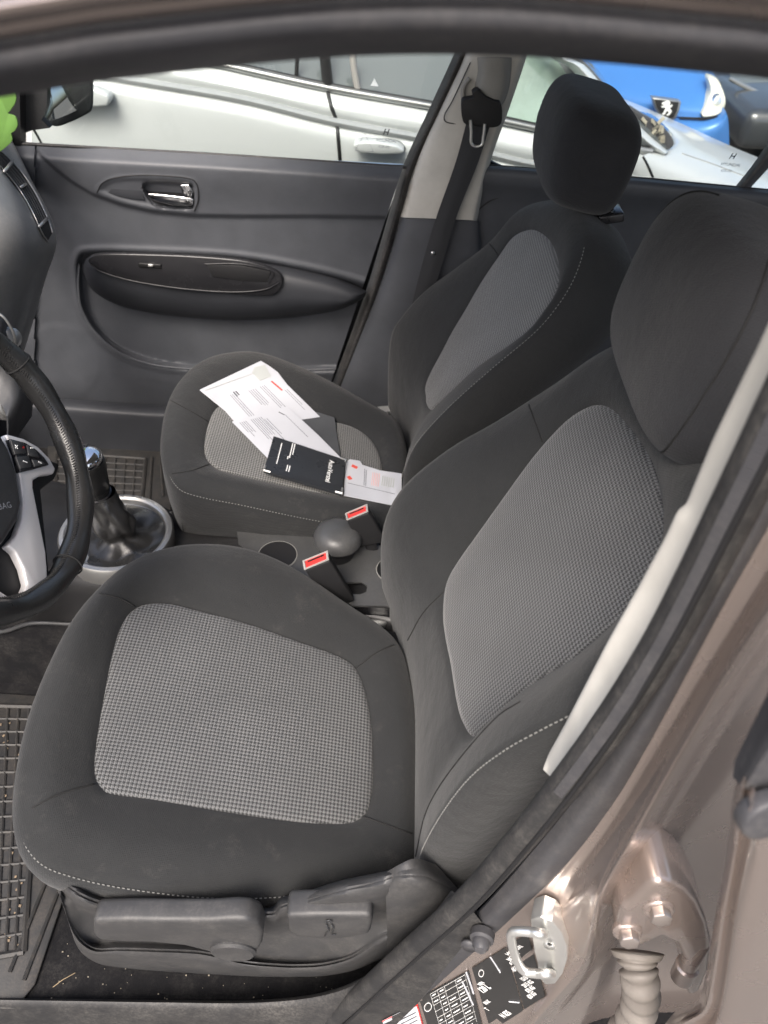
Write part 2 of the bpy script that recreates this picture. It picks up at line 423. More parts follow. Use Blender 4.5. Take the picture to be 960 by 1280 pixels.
def pad(pname, iname, O, I, nrm, u, crest, skirts, m_main, m_ins, parent, sub=5, crown=0.006, crestpos=0.6, wob=0.0, inner=None):
    """padded panel: inset fabric I inside bolsters that end at seam O, skirts = [(down, out)...]"""
    O = spline(O, sub, True); I = spline(I, sub, True); n = len(O)
    c = sum(I, V((0, 0, 0)))/n
    oc = sum(O, V((0, 0, 0)))/n
    out = []
    for i in range(n):
        t = (O[(i+1) % n]-O[i-1]).normalized(); o = t.cross(nrm).normalized()
        if o.dot(O[i]-oc) < 0: o = -o
        out.append(o)
    rings = [[c.lerp(p, 0.93)-nrm*0.012 for p in I], [c.lerp(p, 0.985)-nrm*0.006 for p in I], [c.lerp(p, 1.005)-nrm*0.002 for p in I]]
    cf = crest if callable(crest) else (lambda i, f: crest)
    for s in (0.08, 0.2, 0.35, 0.5, 0.65, 0.78, 0.88, 0.95, 1.0):
        r = []
        for i in range(n):
            h = math.sin(min(1, s/(2*crestpos))*math.pi) if s < crestpos else math.cos((s-crestpos)/(1-crestpos)*math.pi/2)
            if s < crestpos: h = math.sin(s/crestpos*math.pi/2)
            r.append(I[i].lerp(O[i], s)+nrm*(cf(i, i/n)*h))
        rings.append(r)
    for j, (dn, ot) in enumerate(skirts):
        r = []
        for i in range(n):
            a = O[i]-nrm*dn+out[i]*ot
            if wob and j > 1: a += out[i]*(wob*math.sin(i*1.7+j))
            r.append(a)
        rings.append(r)
    body = ringmesh(pname, rings, m_main, parent, u, vY, False, True)
    ir = []
    for s in (0.15, 0.3, 0.45, 0.6, 0.75, 0.87, 0.94, 0.985, 1.0):
        z = crown*(1-s**4)-(0.003 if s > 0.99 else 0)
        ir.append([c.lerp(p, s)+nrm*z for p in I])
    ins = ringmesh(iname, ir, m_ins, body, u, vY, True, False)
    tag(ins, 'grey houndstooth fabric centre panel')
    return body, ins, O, I
def stitches(name, P, r, mat, parent, dash=0.0035, gap=0.002, off=V((0, 0, 0))):
    L = 0
    for a, b in zip(P, P[1:]): L += (b-a).length
    n = max(4, int(L/(dash+gap))); Q = resample(P, n*2); m = MB()
    for i in range(n-1): m.tube([Q[2*i]+off, Q[2*i+1]+off], r, 5)
    return m.build(name, mat, parent)
def rp(L, n, p0): return [RP(a, b, n, p0) for a, b in L]

# ---- driver's seat
drv = thing('front_seat', (-0.05, 0.32, 0.205), "driver's seat nearest the camera, dusty black fabric with grey houndstooth centre panels", 'car seat', 'front seats')
OI = [((42,1062),(128,985)),((24,1000),(118,955)),((42,890),(130,870)),((84,790),(148,790)),((125,735),(170,759)),((172,698),(205,753)),((232,681),(250,763)),((300,684),(310,779)),((360,706),(370,800)),((430,752),(425,820)),((492,797),(447,838)),((512,850),(461,880)),((520,930),(467,940)),((520,1010),(464,1000)),((516,1078),(448,1024)),((460,1095),(415,1029)),((380,1110),(350,1024)),((290,1115),(270,1012)),((200,1108),(190,998)),((100,1090),(148,993))]
O = rp([a for a, b in OI], nC, pC+nC*0.004); I = rp([b for a, b in OI], nC, pC)
sk = [(0.008, 0.005), (0.02, 0.008), (0.045, 0.007), (0.075, 0.0), (0.10, -0.02), (0.11, -0.06)]
cush, cins, cO, cI = pad('seat_cushion', 'cushion_panel', O, I, nC, uC, 0.016, sk, M['fabd'], M['hound'], drv)
stitches('stitching', [p-nC*0.002 for p in cO[78:100]+cO[:12]], 0.0007, M['thread'], cush, off=V((0, -0.0055, -0.004)))
OB = [((484,775,.56),(553,775)),((476,715,.58),(554,745)),((480,655,.595),(560,722)),((505,608,.60),(575,697)),((560,562,.595),(600,662)),((620,527,.585),(630,620)),((690,482,.565),(665,572)),((740,447,.54),(700,532)),((778,430,.51),(725,512)),((835,440,.41),(745,505)),((885,490,.30),(765,512)),((915,560,.20),(790,540)),((915,630,.12),(812,575)),((890,720,.075),(827,622)),((830,790,.055),(831,672)),((745,868,.045),(800,742)),((680,905,.045),(730,812)),((635,930,.045),(665,855)),((590,965,.05),(630,885)),((555,1010,.055),(604,915)),((530,1055,.065),(590,920)),((518,1090,.09),(580,910)),((518,1000,.2),(571,885)),((516,900,.35),(562,830)),((498,810,.5),(556,800))]
O = yv([a for a, b in OB]); I = rp([b for a, b in OB], nB, pB)
skb = [(0.008, 0.005), (0.02, 0.009), (0.045, 0.009), (0.075, 0.004), (0.10, -0.012), (0.115, -0.05)]
back, bins, bO, bI = pad('backrest', 'backrest_panel', O, I, nB, uB, 0.014, skb, M['fab'], M['hound3'], drv, crestpos=0.62)
stitches('stitching', bO[72:105], 0.0007, M['thread'], back, off=V((-0.002, -0.006, 0.002)))
# seams
bc, bb = bvh(cush), bvh(back)
def seams(b, Ls, parent, name='seam', r=0.0011, mat='seam'):
    for L in Ls:
        m = MB(); P = line_on(b, L, 24, 0.0003)
        if len(P) > 3: m.tube(P, r, 6); m.build(name, M[mat], parent, True)
seams(bc, [[(40,1010),(75,992),(118,980)], [(124,742),(150,748),(168,758)], [(452,1020),(480,1030),(514,1042)], [(445,835),(470,816),(492,806)]], cush)
seams(bb, [[(661,506),(668,525),(678,553)], [(520,1070),(535,1010),(570,955),(620,898),(650,878)], [(560,735),(530,765),(510,800)]], back)

# ---- headrests: a domed pad leaning with the backrest
def headrest(c, parent, mat, seam=True, sc=1.0, ht=0.083, er=0.42, tp=0.16):
    a = V((-math.cos(R(12)), 0, math.sin(R(12)))); cup = V((math.sin(R(12)), 0, math.cos(R(12))))
    vs = []; fs = []; nu, nv = 56, 36
    def se(x, e): return math.copysign(abs(x)**e, x)
    for i in range(nv+1):
        ph = -math.pi/2+math.pi*i/nv
        for j in range(nu):
            th = 2*math.pi*j/nu
            cz = se(math.sin(ph), 0.50); rr = se(math.cos(ph), er)
            x = rr*se(math.cos(th), 0.55); y = rr*se(math.sin(th), 0.52)
            w = 1.0-0.04*max(0, -cz)-0.10*max(0, cz)**2
            dep = 0.066*sc*(1.0-(tp if x > 0 else 0.0)*max(0, -cz)-0.10*max(0, cz)**2)
            p = c+a*(x*dep+0.012*(1-y*y)*(cz*0.4+0.4))+vY*(y*0.132*w*sc)+cup*(cz*ht*sc)
            vs.append(p)
    for i in range(nv):
        for j in range(nu): fs.append((i*nu+j, i*nu+(j+1) % nu, (i+1)*nu+(j+1) % nu, (i+1)*nu+j))
    uv = [(p.dot(uB), p.y) for p in vs]
    h = mk('headrest', vs, fs, mat, parent, True, uv)
    # stitched seam where the front pad meets the side
    for sy in ((-1, 1) if seam else ()):
        m = MB(); P = []
        for k in range(40):
            t = -1.2+2.4*k/39
            cz = se(math.sin(t), 0.50); rr = se(math.cos(t), er); w = 1.0-0.04*max(0, -cz)-0.10*max(0, cz)**2
            th = R(50); y = sy*rr*se(math.sin(th), 0.52); x = rr*se(math.cos(th), 0.55); dep = 0.066*sc*(1.0-tp*max(0, -cz)-0.06*max(0, cz)**2)
            P.append(c+a*(x*dep+0.012*(1-y*y)*(cz*0.4+0.4))+vY*(y*0.132*w*sc)+cup*(cz*ht*sc))
        m.tube(P, 0.0010, 6); m.build('seam', M['seam'], h, True)
    for s in (-0.07, 0.07):
        P0 = c+vY*s-cup*0.08-a*0.034
        m = MB(); m.cyl(P0-cup*0.11, cup, 0.0058, 0.13, 14); m.build('headrest_post', M['chrome'], h, True)
        m = MB(); q = P0-cup*0.058; m.box(q, a*0.016, vY*0.022, cup*0.006); m.build('post_collar', M['gloss'], h, False, 0.003)
    return h
hc = RY(735, 185, 0.95)
headrest(hc+V((0.006, -0.63, 0.043)), drv, M['head'], True, 1.07, 0.086, 0.55, 0.0)

# ---- side cover, levers of the driver's seat
v0 = [(64,1090,.062),(80,1103,.046),(93,1111,.03),(126,1124,.03),(184,1133,.03),(256,1136,.03),(327,1139,.03),(342,1137,.03),(352,1128,.03),(380,1122,.03),(423,1109,.03),(481,1097,.03),(505,1088,.04)]
v1 = [(69,1104,.05),(83,1116,.03),(100,1126,.016),(130,1137,.015),(184,1144,.015),(256,1146,.015),(325,1148,.015),(343,1150,.016),(354,1141,.016),(382,1137,.016),(424,1128,.016),(475,1122,.018),(508,1110,.03)]
v2 = [(73,1116,.045),(86,1124,.034),(106,1140,.038),(135,1150,.04),(184,1156,.04),(256,1158,.04),(325,1160,.04),(345,1164,.04),(358,1160,.04),(386,1160,.04),(424,1152,.04),(470,1146,.04),(508,1136,.04)]
v3 = [(75,1120,.032),(94,1160,.028),(114,1180,.03),(140,1178,.034),(190,1180,.034),(250,1184,.034),(300,1198,.032),(340,1202,.03),(372,1203,.03),(405,1200,.03),(440,1188,.03),(474,1166,.032),(510,1152,.04)]
v4 = [(78,1130,.03),(94,1172,.02),(116,1190,.018),(142,1191,.018),(190,1193,.018),(250,1196,.018),(300,1206,.018),(340,1210,.018),(372,1211,.018),(405,1209,.018),(440,1200,.02),(476,1180,.022),(512,1164,.03)]
v5 = [(82,1138,.03),(97,1184,.03),(121,1203,.03),(150,1209,.03),(195,1213,.03),(256,1217,.03),(305,1220,.03),(340,1221,.03),(372,1221,.03),(405,1220,.03),(442,1213,.03),(480,1197,.03),(514,1184,.035)]
v6 = [(84,1140,.06),(99,1180,.07),(123,1198,.07),(152,1204,.07),(197,1208,.07),(256,1212,.07),(305,1215,.07),(340,1216,.07),(372,1216,.07),(405,1215,.07),(442,1208,.07),(480,1192,.07),(514,1180,.07)]
side = loft('side_cover', [yv(c) for c in ([(a, b-4, c+.04) for a, b, c in v0], v0, v1, v2, v3, v4, v5, v6)], M['pld'], drv, 110, 5, (0, 0.004, 0))
tag(side, 'scuffed charcoal plastic seat side cover')
back_cov = loft('hinge_cover', [yv(c) for c in ([(478,1098,.034),(500,1085,.034),(520,1078,.04),(545,1085,.05)], [(482,1120,.02),(510,1110,.018),(540,1112,.022),(575,1118,.04)], [(484,1180,.022),(512,1165,.02),(550,1150,.022),(590,1130,.04)], [(480,1215,.035),(515,1200,.035),(560,1170,.035),(600,1150,.05)])], M['pld'], drv, 30, 5, (0, 0.004, 0))
def rounded(L, y, d, name, mat, parent, bev, seg=3):
    return prism(name, ys(L, y), V((0, d, 0)), mat, parent, bev, seg)
lev = rounded([(115,1152),(160,1151),(210,1152),(262,1152),(292,1150),(310,1151),(324,1157),(329,1167),(327,1182),(320,1192),(306,1199),(290,1201),(272,1198),(258,1190),(230,1183),(190,1179),(150,1178),(124,1176),(116,1170)], -0.004, 0.026, 'height_lever', M['pld'], drv, 0.006)
tag(lev, 'long charcoal seat height lever')
m = MB(); m.cyl(RY(291, 1191, 0.016), (0, -1, 0), 0.0, 0.0, 3) if False else None
lathe('lever_hub', RY(292, 1185, -0.002), (0, -1, 0), [(0.027, 0), (0.027, 0.004), (0.024, 0.007), (0.0, 0.0072)], M['pld'], lev, 36)
rec = rounded([(357,1146),(395,1145),(432,1145),(464,1145),(466,1154),(463,1168),(445,1172),(424,1175),(395,1175),(370,1172),(360,1165)], 0.004, 0.03, 'recline_lever', M['pld'], drv, 0.006)
tag(rec, 'short charcoal recline lever with raised seat symbol')
m = MB()
def yt(L, y, r): m.tube(ys(L, y), r, 5)
c0 = RY(411, 1152, 0.002); m.tube([c0+V((math.cos(t)*.0035, 0, math.sin(t)*.0035)) for t in [k*math.pi/5 for k in range(10)]], 0.0008, 5, True)
yt([(408,1156),(411,1163),(406,1170)], 0.002, 0.0009); yt([(414,1156),(417,1160),(414,1168),(420,1168)], 0.002, 0.0009)
m.build('seat_symbol', M['pl'], rec, True)
# seat rail on the floor, with bolt
for yy in (0.10, 0.50):
    rail = MB(); rail.box((-0.13, yy, 0.225), (0.24, 0, 0), (0, 0.02, 0), (0, 0, 0.02)); rail.build('seat_rail', M['dark'], drv, False, 0.004)
fr = MB(); fr.box((-0.14, 0.3, 0.38), (0.2, 0, 0), (0, 0.21, 0), (0, 0, 0.07))
for yy in (0.1, 0.5):
    for xx in (-0.3, 0.06): fr.box((xx, yy, 0.27), (0.02, 0, 0), (0, 0.012, 0), (0, 0, 0.06))
fr.build('seat_frame', M['dark'], drv, False, 0.005)

# ---- belt buckles
def buckle(top, bot, y, parent, label, stalk):
    T = [RY(a, b, yy) for (a, b), yy in zip(top, (y, y, y+.022, y+.022))]; B = [RY(a, b, yy) for (a, b), yy in zip(bot, (y, y, y+.022, y+.022))]
    m = MB(); m.add(T+B, [(0, 1, 2, 3), (7, 6, 5, 4), (0, 4, 5, 1), (1, 5, 6, 2), (2, 6, 7, 3), (3, 7, 4, 0)])
    b = m.build('belt_buckle', M['dark'], parent, False, 0.004, 3); tag(b, label)
    c = sum(T, V((0, 0, 0)))/4; n = (T[1]-T[0]).cross(T[3]-T[0]).normalized()
    if n.z < 0: n = -n
    f = MB(); o = [c+(p-c)*0.99+n*0.0006 for p in T]; i = [c+(p-c)*0.84+n*0.0006 for p in T]
    for k in range(4):
        q = (k+1) % 4
        f.add([o[k], o[q], i[q], i[k], o[k]+n*.0022, o[q]+n*.0022, i[q]+n*.0022, i[k]+n*.0022], [(4, 5, 6, 7), (0, 1, 5, 4), (3, 7, 6, 2), (0, 3, 2, 1)])
    f.build('button_frame', M['greyp'], b)
    rb = MB(); rb.prism([c+(p-c)*0.83-n*0.001 for p in T], n*0.0022); rbo = rb.build('release_button', M['red'], b, False, 0.0006)
    s = MB(); e = c+(p_slot_dir(T))*0.0
    w = T[1]-T[0]; d = T[3]-T[0]
    sc = c+d*0.22; s.prism([sc-w*.33-d*.09+n*.0013, sc+w*.33-d*.09+n*.0013, sc+w*.33+d*.09+n*.0013, sc-w*.33+d*.09+n*.0013], n*0.0002)
    s.build('tongue_slot', M['black'], b)
    tube('buckle_stalk', [sum(B, V((0, 0, 0)))/4+n*.01]+stalk, 0.011, M['dark'], b, 10, False, 0.35)
    return b
def p_slot_dir(T): return (T[3]-T[0])
bk = buckle([(381,713),(412,700),(411,689),(379,702)], [(412,760),(444,752),(441,741),(408,750)], 0.535, drv, 'black belt buckle with red release button, front one in the photo', [V((-0.03, 0.56, 0.44)), V((0.02, 0.57, 0.36))])
lb = MB(); lb.prism(ys([(426,757),(431,753),(443,767),(440,769)], 0.533), (0, 0.001, 0)); lb.build('care_tag', M['paper'], bk)

# ---- passenger seat
pas = thing('front_seat', (-0.05, 0.95, 0.205), 'passenger seat by the far door, with papers and a black wallet lying on it', 'car seat', 'front seats')
OI = [((222,603),(272,585)),((207,572),(258,572)),((205,538),(256,552)),((213,500),(262,525)),((230,470),(272,508)),((255,450),(290,500)),((285,441),(315,500)),((320,440),(345,506)),((360,452),(375,515)),((410,475),(405,524)),((460,503),(440,533)),((495,525),(462,547)),((508,560),(474,566)),((508,600),(478,590)),((500,638),(472,612)),((480,655),(450,622)),((430,651),(410,617)),((370,640),(370,610)),((300,625),(325,600)),((250,615),(292,592))]
O = rp([a for a, b in OI], nC, pC+nC*0.004); I = rp([b for a, b in OI], nC, pC)
skp = [(0.008, 0.004), (0.02, 0.004), (0.06, -0.004), (0.10, -0.014), (0.15, -0.03), (0.165, -0.06)]
pcush, pcins, pO, pI = pad('seat_cushion', 'cushion_panel', O, I, nC, uC, 0.016, skp, M['fabd'], M['hound_lit'], pas, crown=0.004)
OB = [((500,590,1.16),(532,498)),((487,530,1.20),(531,485)),((485,470,1.215),(537,468)),((489,420,1.22),(552,440)),((503,395,1.215),(565,415)),((530,365,1.21),(580,390)),((570,335,1.20),(602,352)),((615,300,1.18),(625,318)),((650,262,1.14),(642,295)),((690,250,1.05),(662,286)),((715,256,.93),(680,294)),((730,280,.82),(692,312)),((732,310,.76),(698,340)),((718,352,.725),(695,368)),((695,388,.705),(680,395)),((667,419,.695),(655,424)),((612,465,.685),(601,457)),((560,512,.68),(570,485)),((522,555,.68),(550,503)),((506,590,.69),(540,511)),((503,612,.72),(535,510)),((505,620,.85),(533,507)),((505,615,1.0),(532,503))]
O = yv([a for a, b in OB]); I = rp([b for a, b in OB], nB, pB)
pback, pbins, pbO, pbI = pad('backrest', 'backrest_panel', O, I, nB, uB, 0.010, skb, M['fab'], M['hound_lit'], pas, crestpos=0.6)
stitches('stitching', pbO[60:98], 0.0007, M['thread'], pback, off=V((-0.003, -0.003, 0.002)))
stitches('stitching', [p-nC*0.002 for p in pO[78:100]+pO[:8]], 0.0007, M['thread'], pcush, off=V((0, -0.006, -0.004)))
bpc, bpb = bvh(pcush), bvh(pback)
seams(bpc, [[(213,500),(240,515),(262,528)], [(215,592),(240,588),(262,580)], [(470,612),(490,622),(500,632)]], pcush)
seams(bpb, [[(612,305),(618,312),(624,322)]], pback)
headrest(hc+V((-.008,0,0.007)), pas, M['head'], False, 1.0, 0.074)
m = MB(); q = RY(762, 268, .87); m.box(q, (0.018, 0, .004), (0, 0.020, 0), (-.002, 0, 0.007)); pc_ = m.build('post_collar', M['gloss'], pas, False, 0.003)
m = MB(); m.cyl(RY(761, 268, .87), (0, 0, 1), .0055, .03, 14); m.build('headrest_post', M['chrome'], pc_, True)
fr = MB(); fr.box((-0.14, 0.93, 0.36), (0.2, 0, 0), (0, 0.19, 0), (0, 0, 0.06))
for yy in (0.76, 1.1):
    for xx in (-0.3, 0.06): fr.box((xx, yy, 0.26), (0.02, 0, 0), (0, 0.012, 0), (0, 0, 0.055))
fr.build('seat_frame', M['dark'], pas, False, 0.005)
tube('slide_bar', [RY(213,640,.80), RY(217,652,.79), RY(230,662,.78), RY(244,664,.78)], 0.004, M['steel'], pas)
buckle([(434,651),(461,640),(460,631),(432,643)], [(448,685),(484,678),(482,668),(446,676)], 0.655, pas, 'black belt buckle with red release button beside the passenger seat', [V((0.0, 0.665, 0.44)), V((0.02, 0.66, 0.36))])
bb_ = lathe('floor_bolt', RY(92, 1190, .09), (0, -0.6, 0.8), [(0.016, 0), (0.016, .006), (0.011, .008), (0.011, .014), (0.009, .016), (0, .016)], M['gloss'], drv, 28)
# ================================================================ CAR (fixed interior and body)
car = thing('car', (0, 0.65, 0.0), 'taupe brown hatchback seen through its open front door, with black interior', 'car')
# ---- floor
fl = MB(); fl.box((-0.0, 0.66, 0.19), (1.75, 0, 0), (0, 0.66, 0), (0, 0, 0.01)); floorp = fl.build('floor_pan', M['carpet'], car)
tn = MB()
P = [(0.535, 0.2), (0.56, 0.38), (0.58, 0.43), (0.68, 0.43), (0.70, 0.38), (0.725, 0.2)]
rows = [[V((x, a, b)) for a, b in P] for x in (-1.1, -0.6, 0.0, 0.6, 1.2)]
grid_mesh('tunnel', rows, M['carpet'], car)
# crumbs and dry stalks on the carpet next to the sill
m = MB()
for k in range(70):
    px = random.uniform(60, 470); py = random.uniform(1205, 1262) if px > 130 else random.uniform(1175, 1262)
    c = RZ(px, py, 0.2015); s = random.uniform(.0004, .0011); m.box(c, (s, 0, 0), (0, s*.8, 0), (0, 0, s*.5))
tag(m.build('crumbs', simple('crumb', (0.26, 0.23, 0.18), 0.9), floorp), kind='stuff')
m = MB(); m.tube([RZ(66, 1234, .203), RZ(78, 1225, .206), RZ(94, 1216, .203)], 0.0006, 5); 
m.build('straw', simple('straw', (0.3, 0.23, 0.14), 0.8), floorp)

# ---- sill below the open driver's door
c_in = [(-0.9, 0.035, 0.26), (-0.4, 0.035, 0.26), (-0.1, 0.035, 0.26), (0.1, 0.03, 0.28)]
sillc = [
 [(-40,1262,.045),(60,1262,.045),(200,1262,.045),(320,1258,.045),(410,1246,.045),(470,1222,.045),(530,1170,.045)],
 [(-40,1247,.012),(60,1248,.012),(200,1250,.012),(320,1250,.012),(405,1240,.012),(466,1214,.012),(522,1165,.012)],
 [(-40,1258,-.004),(60,1260,-.004),(200,1262,-.004),(320,1262,-.004),(410,1252,-.004),(475,1224,-.004),(532,1172,-.004)],
 [(-40,1290,-.014),(60,1291,-.014),(200,1292,-.014),(330,1290,-.014),(425,1276,-.014),(490,1240,-.014),(545,1186,-.014)],
 [(-40,1345,-.02),(60,1345,-.02),(200,1345,-.02),(330,1340,-.02),(440,1320,-.02),(510,1266,-.02),(560,1205,-.02)]]
sill = loft('door_sill', [yv(c+[(c[-1][0]+42, c[-1][1]-52, c[-1][2]+.01)]) for c in sillc], M['rubber'], car, 60, 4, (0, 0.0, -0.003))
tag(sill, 'black plastic sill trim along the bottom of the door opening')

# ---- near B-pillar: trim, seal, painted jamb
# curves down the pillar, as image traces at real depths
bt_l = [(1010,300,.03),(946,440,.03),(891,553,.03),(860,628,.03),(856,636,.03),(847,642,.03),(843,650,.03),(832,674,.03),(795,742,.03),(760,804,.03),(730,862,.03),(705,910,.03),(685,946,.03),(679,962,.022)]
bt_r = [(1050,300,.005),(965,460,.005),(911,588,.005),(884,650,.005),(880,660,.005),(876,668,.005),(872,676,.005),(864,692,.005),(846,729,.005),(812,787,.005),(774,846,.005),(732,908,.005),(706,948,.006),(689,972,.012)]
mid = [tuple((a[i]+b[i])/2 if i < 2 else .0185 for i in range(3)) for a, b in zip(bt_l, bt_r)]
bt0 = [(a-1, b-1, .055) for a, b, c in bt_l]
tr = loft('pillar_trim', [resample(yv(c), 90) for c in (bt_l, mid, bt_r)], M['beige'], car, 90, 4, (0.001, 0.003, 0), True, True)
tag(tr, 'pale grey plastic trim strip on the pillar nearest the camera')
cA = [(1100,280),(1010,425),(935,575),(898,650),(862,722),(815,806),(757,890),(700,962),(640,1038),(570,1115),(490,1185),(430,1240),(360,1300)]   # trim / seal
cB = [(1125,300),(1035,450),(956,600),(918,672),(885,735),(838,822),(782,915),(735,985),(675,1060),(600,1145),(525,1212),(450,1280),(400,1330)]  # seal / flange
cC = [(1150,315),(1060,470),(985,610),(946,680),(905,752),(860,836),(808,932),(762,1008),(704,1082),(632,1152),(560,1216),(480,1290),(430,1340)]  # flange / jamb
cD = [(1180,340),(1110,470),(1040,600),(990,675),(930,770),(880,850),(825,940),(775,1020),(722,1095),(690,1145),(655,1190),(600,1240),(530,1320)]  # jamb face
cE = [(1250,330),(1170,450),(1090,580),(1035,655),(985,725),(940,790),(895,860),(830,970),(780,1060),(748,1118),(736,1165),(720,1210),(680,1258),(620,1330)]  # ridge line
def yl(L, y): return [RY(a, b, y) for a, b in L]
# inner lip of trim between trim and seal, dark
lipc = [[(a-14, b-4) for a, b in cA], cA]
seal = MB()
ctr = [((a[0]*.62+b[0]*.38), (a[1]*.62+b[1]*.38)) for a, b in zip(cA, cB)]
Pc = spline(yl(ctr, -0.008), 10); vs, fs = sweep(Pc, 0.0125, 14); seal.add(vs, fs)
ws = seal.build('weather_strip', M['rubber'], car, True); tag(ws, 'black rubber door seal running down the near pillar to the sill')
grv = MB(); gp = [((a[0]*.30+b[0]*.70), (a[1]*.30+b[1]*.70)) for a, b in zip(cA, cB)]
grv.tube(spline(yl(gp, -0.0205), 10), 0.0022, 8); grv.build('seal_lip', M['dark'], ws, True)
m = MB(); sp_ = resample(Pc[14:72], 150)
for k in range(150):
    t = (sp_[min(k+1, 149)]-sp_[max(k-1, 0)]).normalized()
    up = V((0, -1, 0)); sd = t.cross(up).normalized()
    if sd.x > 0: sd = -sd
    dr = up*0.80+sd*0.60; c = sp_[k]+dr*0.0122; tg = dr.cross(t)
    m.box(c, tg*0.0040, t*0.0009, dr*0.0016)
m.build('seal_ribs', M['rubber2'], ws)
fl2 = loft('pillar_flange', [yl([(a-4, b-2) for a, b in cB], 0.0), yl([((a[0]+b[0])/2, (a[1]+b[1])/2) for a, b in zip(cB, cC)], -0.012), yl(cC, -0.010), yl([(a+6, b+4) for a, b in cC], -0.004)], M['rubber2'], car, 80, 4, (0.002, 0.004, 0))
tag(fl2, 'dull purple-grey painted flange beside the door seal')
cF = [(1300,400),(1240,520),(1180,650),(1110,745),(1040,830),(985,905),(925,1000),(870,1080),(830,1140),(805,1190),(790,1240),(750,1310),(700,1380)]
cG = [(1400,420),(1350,560),(1290,700),(1220,800),(1150,900),(1080,1000),(1010,1080),(960,1140),(920,1190),(900,1240),(880,1300),(840,1380),(800,1460)]
jamb = loft('pillar_body', [yl([(a-2, b-1) for a, b in cC], 0.0), yl(cC, -0.008), yl([(a[0]*.5+b[0]*.5, a[1]*.5+b[1]*.5) for a, b in zip(cC, cD)], -0.012), yl(cD, -0.018), yl([(a[0]*.35+b[0]*.65, a[1]*.35+b[1]*.65) for a, b in zip(cD, cE)], -0.036), yl(cE, -0.054), yl([(a+6, b+3) for a, b in cE], -0.054), yl([(a+15, b+8) for a, b in cE], -0.040), yl([(a[0]*.6+b[0]*.4, a[1]*.6+b[1]*.4) for a, b in zip(cE, cF)], -0.012), yl(cF, 0.02), yl(cG, 0.03)], M['taupe'], car, 110, 5, (0.002, 0.004, 0))
tag(jamb, 'taupe metallic door pillar with raised ridge')
bj = bvh(jamb)
def H(px, py, l=0.0):
    h = hit(bj, px, py, l)
    return h if h is not None else RY(px, py, -0.02)
bj = bvh(jamb)
# rubber bump stop
bc0 = H(603, 1170, 0.0); bn = V((-0.25, -0.95, 0.2)).normalized()
bs_ = lathe('bump_stop', bc0, bn, [(0.0125, -0.004), (0.0125, 0.004), (0.0095, 0.006), (0.0085, 0.012), (0.0055, 0.016), (0, 0.0165)], M['rubber2'], car, 24)
tag(bs_, 'small round rubber stop on the pillar')
m = MB(); m.cyl(H(587, 1180, 0), bn, 0.009, 0.0035, 18); m.build('bump_stop_washer', M['rubber2'], bs_, True)
# ---- striker: backing plate, loop, screws
sc = H(690, 1190, 0.014)
sn = V((-0.30, -0.93, 0.05)).normalized(); su = V((0, 0, 1)); su = (su-sn*su.dot(sn)).normalized(); sr = su.cross(sn)
def onp(px, py, l=0.0): return RP(px, py, sn, sc+sn*l)
pl_ = [onp(*p) for p in [(663,1150),(676,1146),(690,1152),(702,1166),(709,1184),(709,1200),(703,1218),(694,1230),(682,1231),(673,1222),(672,1205),(668,1190),(665,1170)]]
sp = prism('striker', pl_, sn*-0.022, M['steel'], car, 0.0012); tag(sp, 'shiny zinc door striker loop on the near pillar')
loopP = [onp(*p, .014) for p in [(676,1167),(664,1165),(648,1164),(640,1166),(639,1174),(643,1192),(650,1208),(658,1215),(672,1217),(684,1217)]]
loopP = [onp(680, 1167, 0.002)]+loopP+[onp(690, 1217, 0.002)]
tube('striker_loop', loopP, 0.0046, M['steel'], sp, 12)
for q in [(687,1180), (684,1213)]:
    m = MB(); m.cyl(onp(*q, -.001), sn, 0.0055, 0.003, 20); m.build('screw', M['steel'], sp, True)
    m = MB(); m.cyl(onp(*q, .0018), sn, 0.0026, 0.0006, 6); m.build('screw_socket', M['black'], sp)
# ---- plates with data on the pillar
def decal(px, l): return H(px[0], px[1], l)
def quad_decal(name, Q, mat, parent, l, k=8):
    """small sheet following the pillar surface between 4 image corners"""
    rows = []
    for i in range(k+1):
        r = []
        for j in range(k+1):
            s, t = j/k, i/k
            a = (Q[0][0]*(1-s)+Q[1][0]*s, Q[0][1]*(1-s)+Q[1][1]*s); b = (Q[3][0]*(1-s)+Q[2][0]*s, Q[3][1]*(1-s)+Q[2][1]*s)
            r.append(H(a[0]*(1-t)+b[0]*t, a[1]*(1-t)+b[1]*t, l))
        rows.append(r)
    return grid_mesh(name, rows, mat, parent)
Q1 = [(524,1247),(586,1212),(606,1292),(548,1325)]
lab = quad_decal('data_label', Q1, M['label'], car, 0.0012); tag(lab, 'black data plate with printed tyre table')
def sub(Q, s, t):
    a = (Q[0][0]*(1-s)+Q[1][0]*s, Q[0][1]*(1-s)+Q[1][1]*s); b = (Q[3][0]*(1-s)+Q[2][0]*s, Q[3][1]*(1-s)+Q[2][1]*s)
    return (a[0]*(1-t)+b[0]*t, a[1]*(1-t)+b[1]*t)
def lines(Q, segs, mat, parent, name, r=0.0003, l=0.0016):
    m = MB()
    for s0, t0, s1, t1 in segs:
        P = [H(*sub(Q, s0+(s1-s0)*k/4, t0+(t1-t0)*k/4), l) for k in range(5)]
        m.tube(P, r, 4)
    return m.build(name, mat, parent)
seg = [(.22, .02, .92, .02), (.92, .02, .92, 1)]
for k in range(9): seg.append((.22, .10+k*.1, .92, .10+k*.1))
for s in (.22, .36, .5, .72, .92): seg.append((s, .02, s, 1))
lines(Q1, seg, M['whitei'], lab, 'table_lines', 0.00022)
seg = []
for k in range(9):
    for s, w in ((.25, .08), (.40, .08), (.54, .14), (.75, .12)):
        if random.random() < .85: seg.append((s, .055+k*.1, s+w*random.uniform(.6, 1), .055+k*.1))
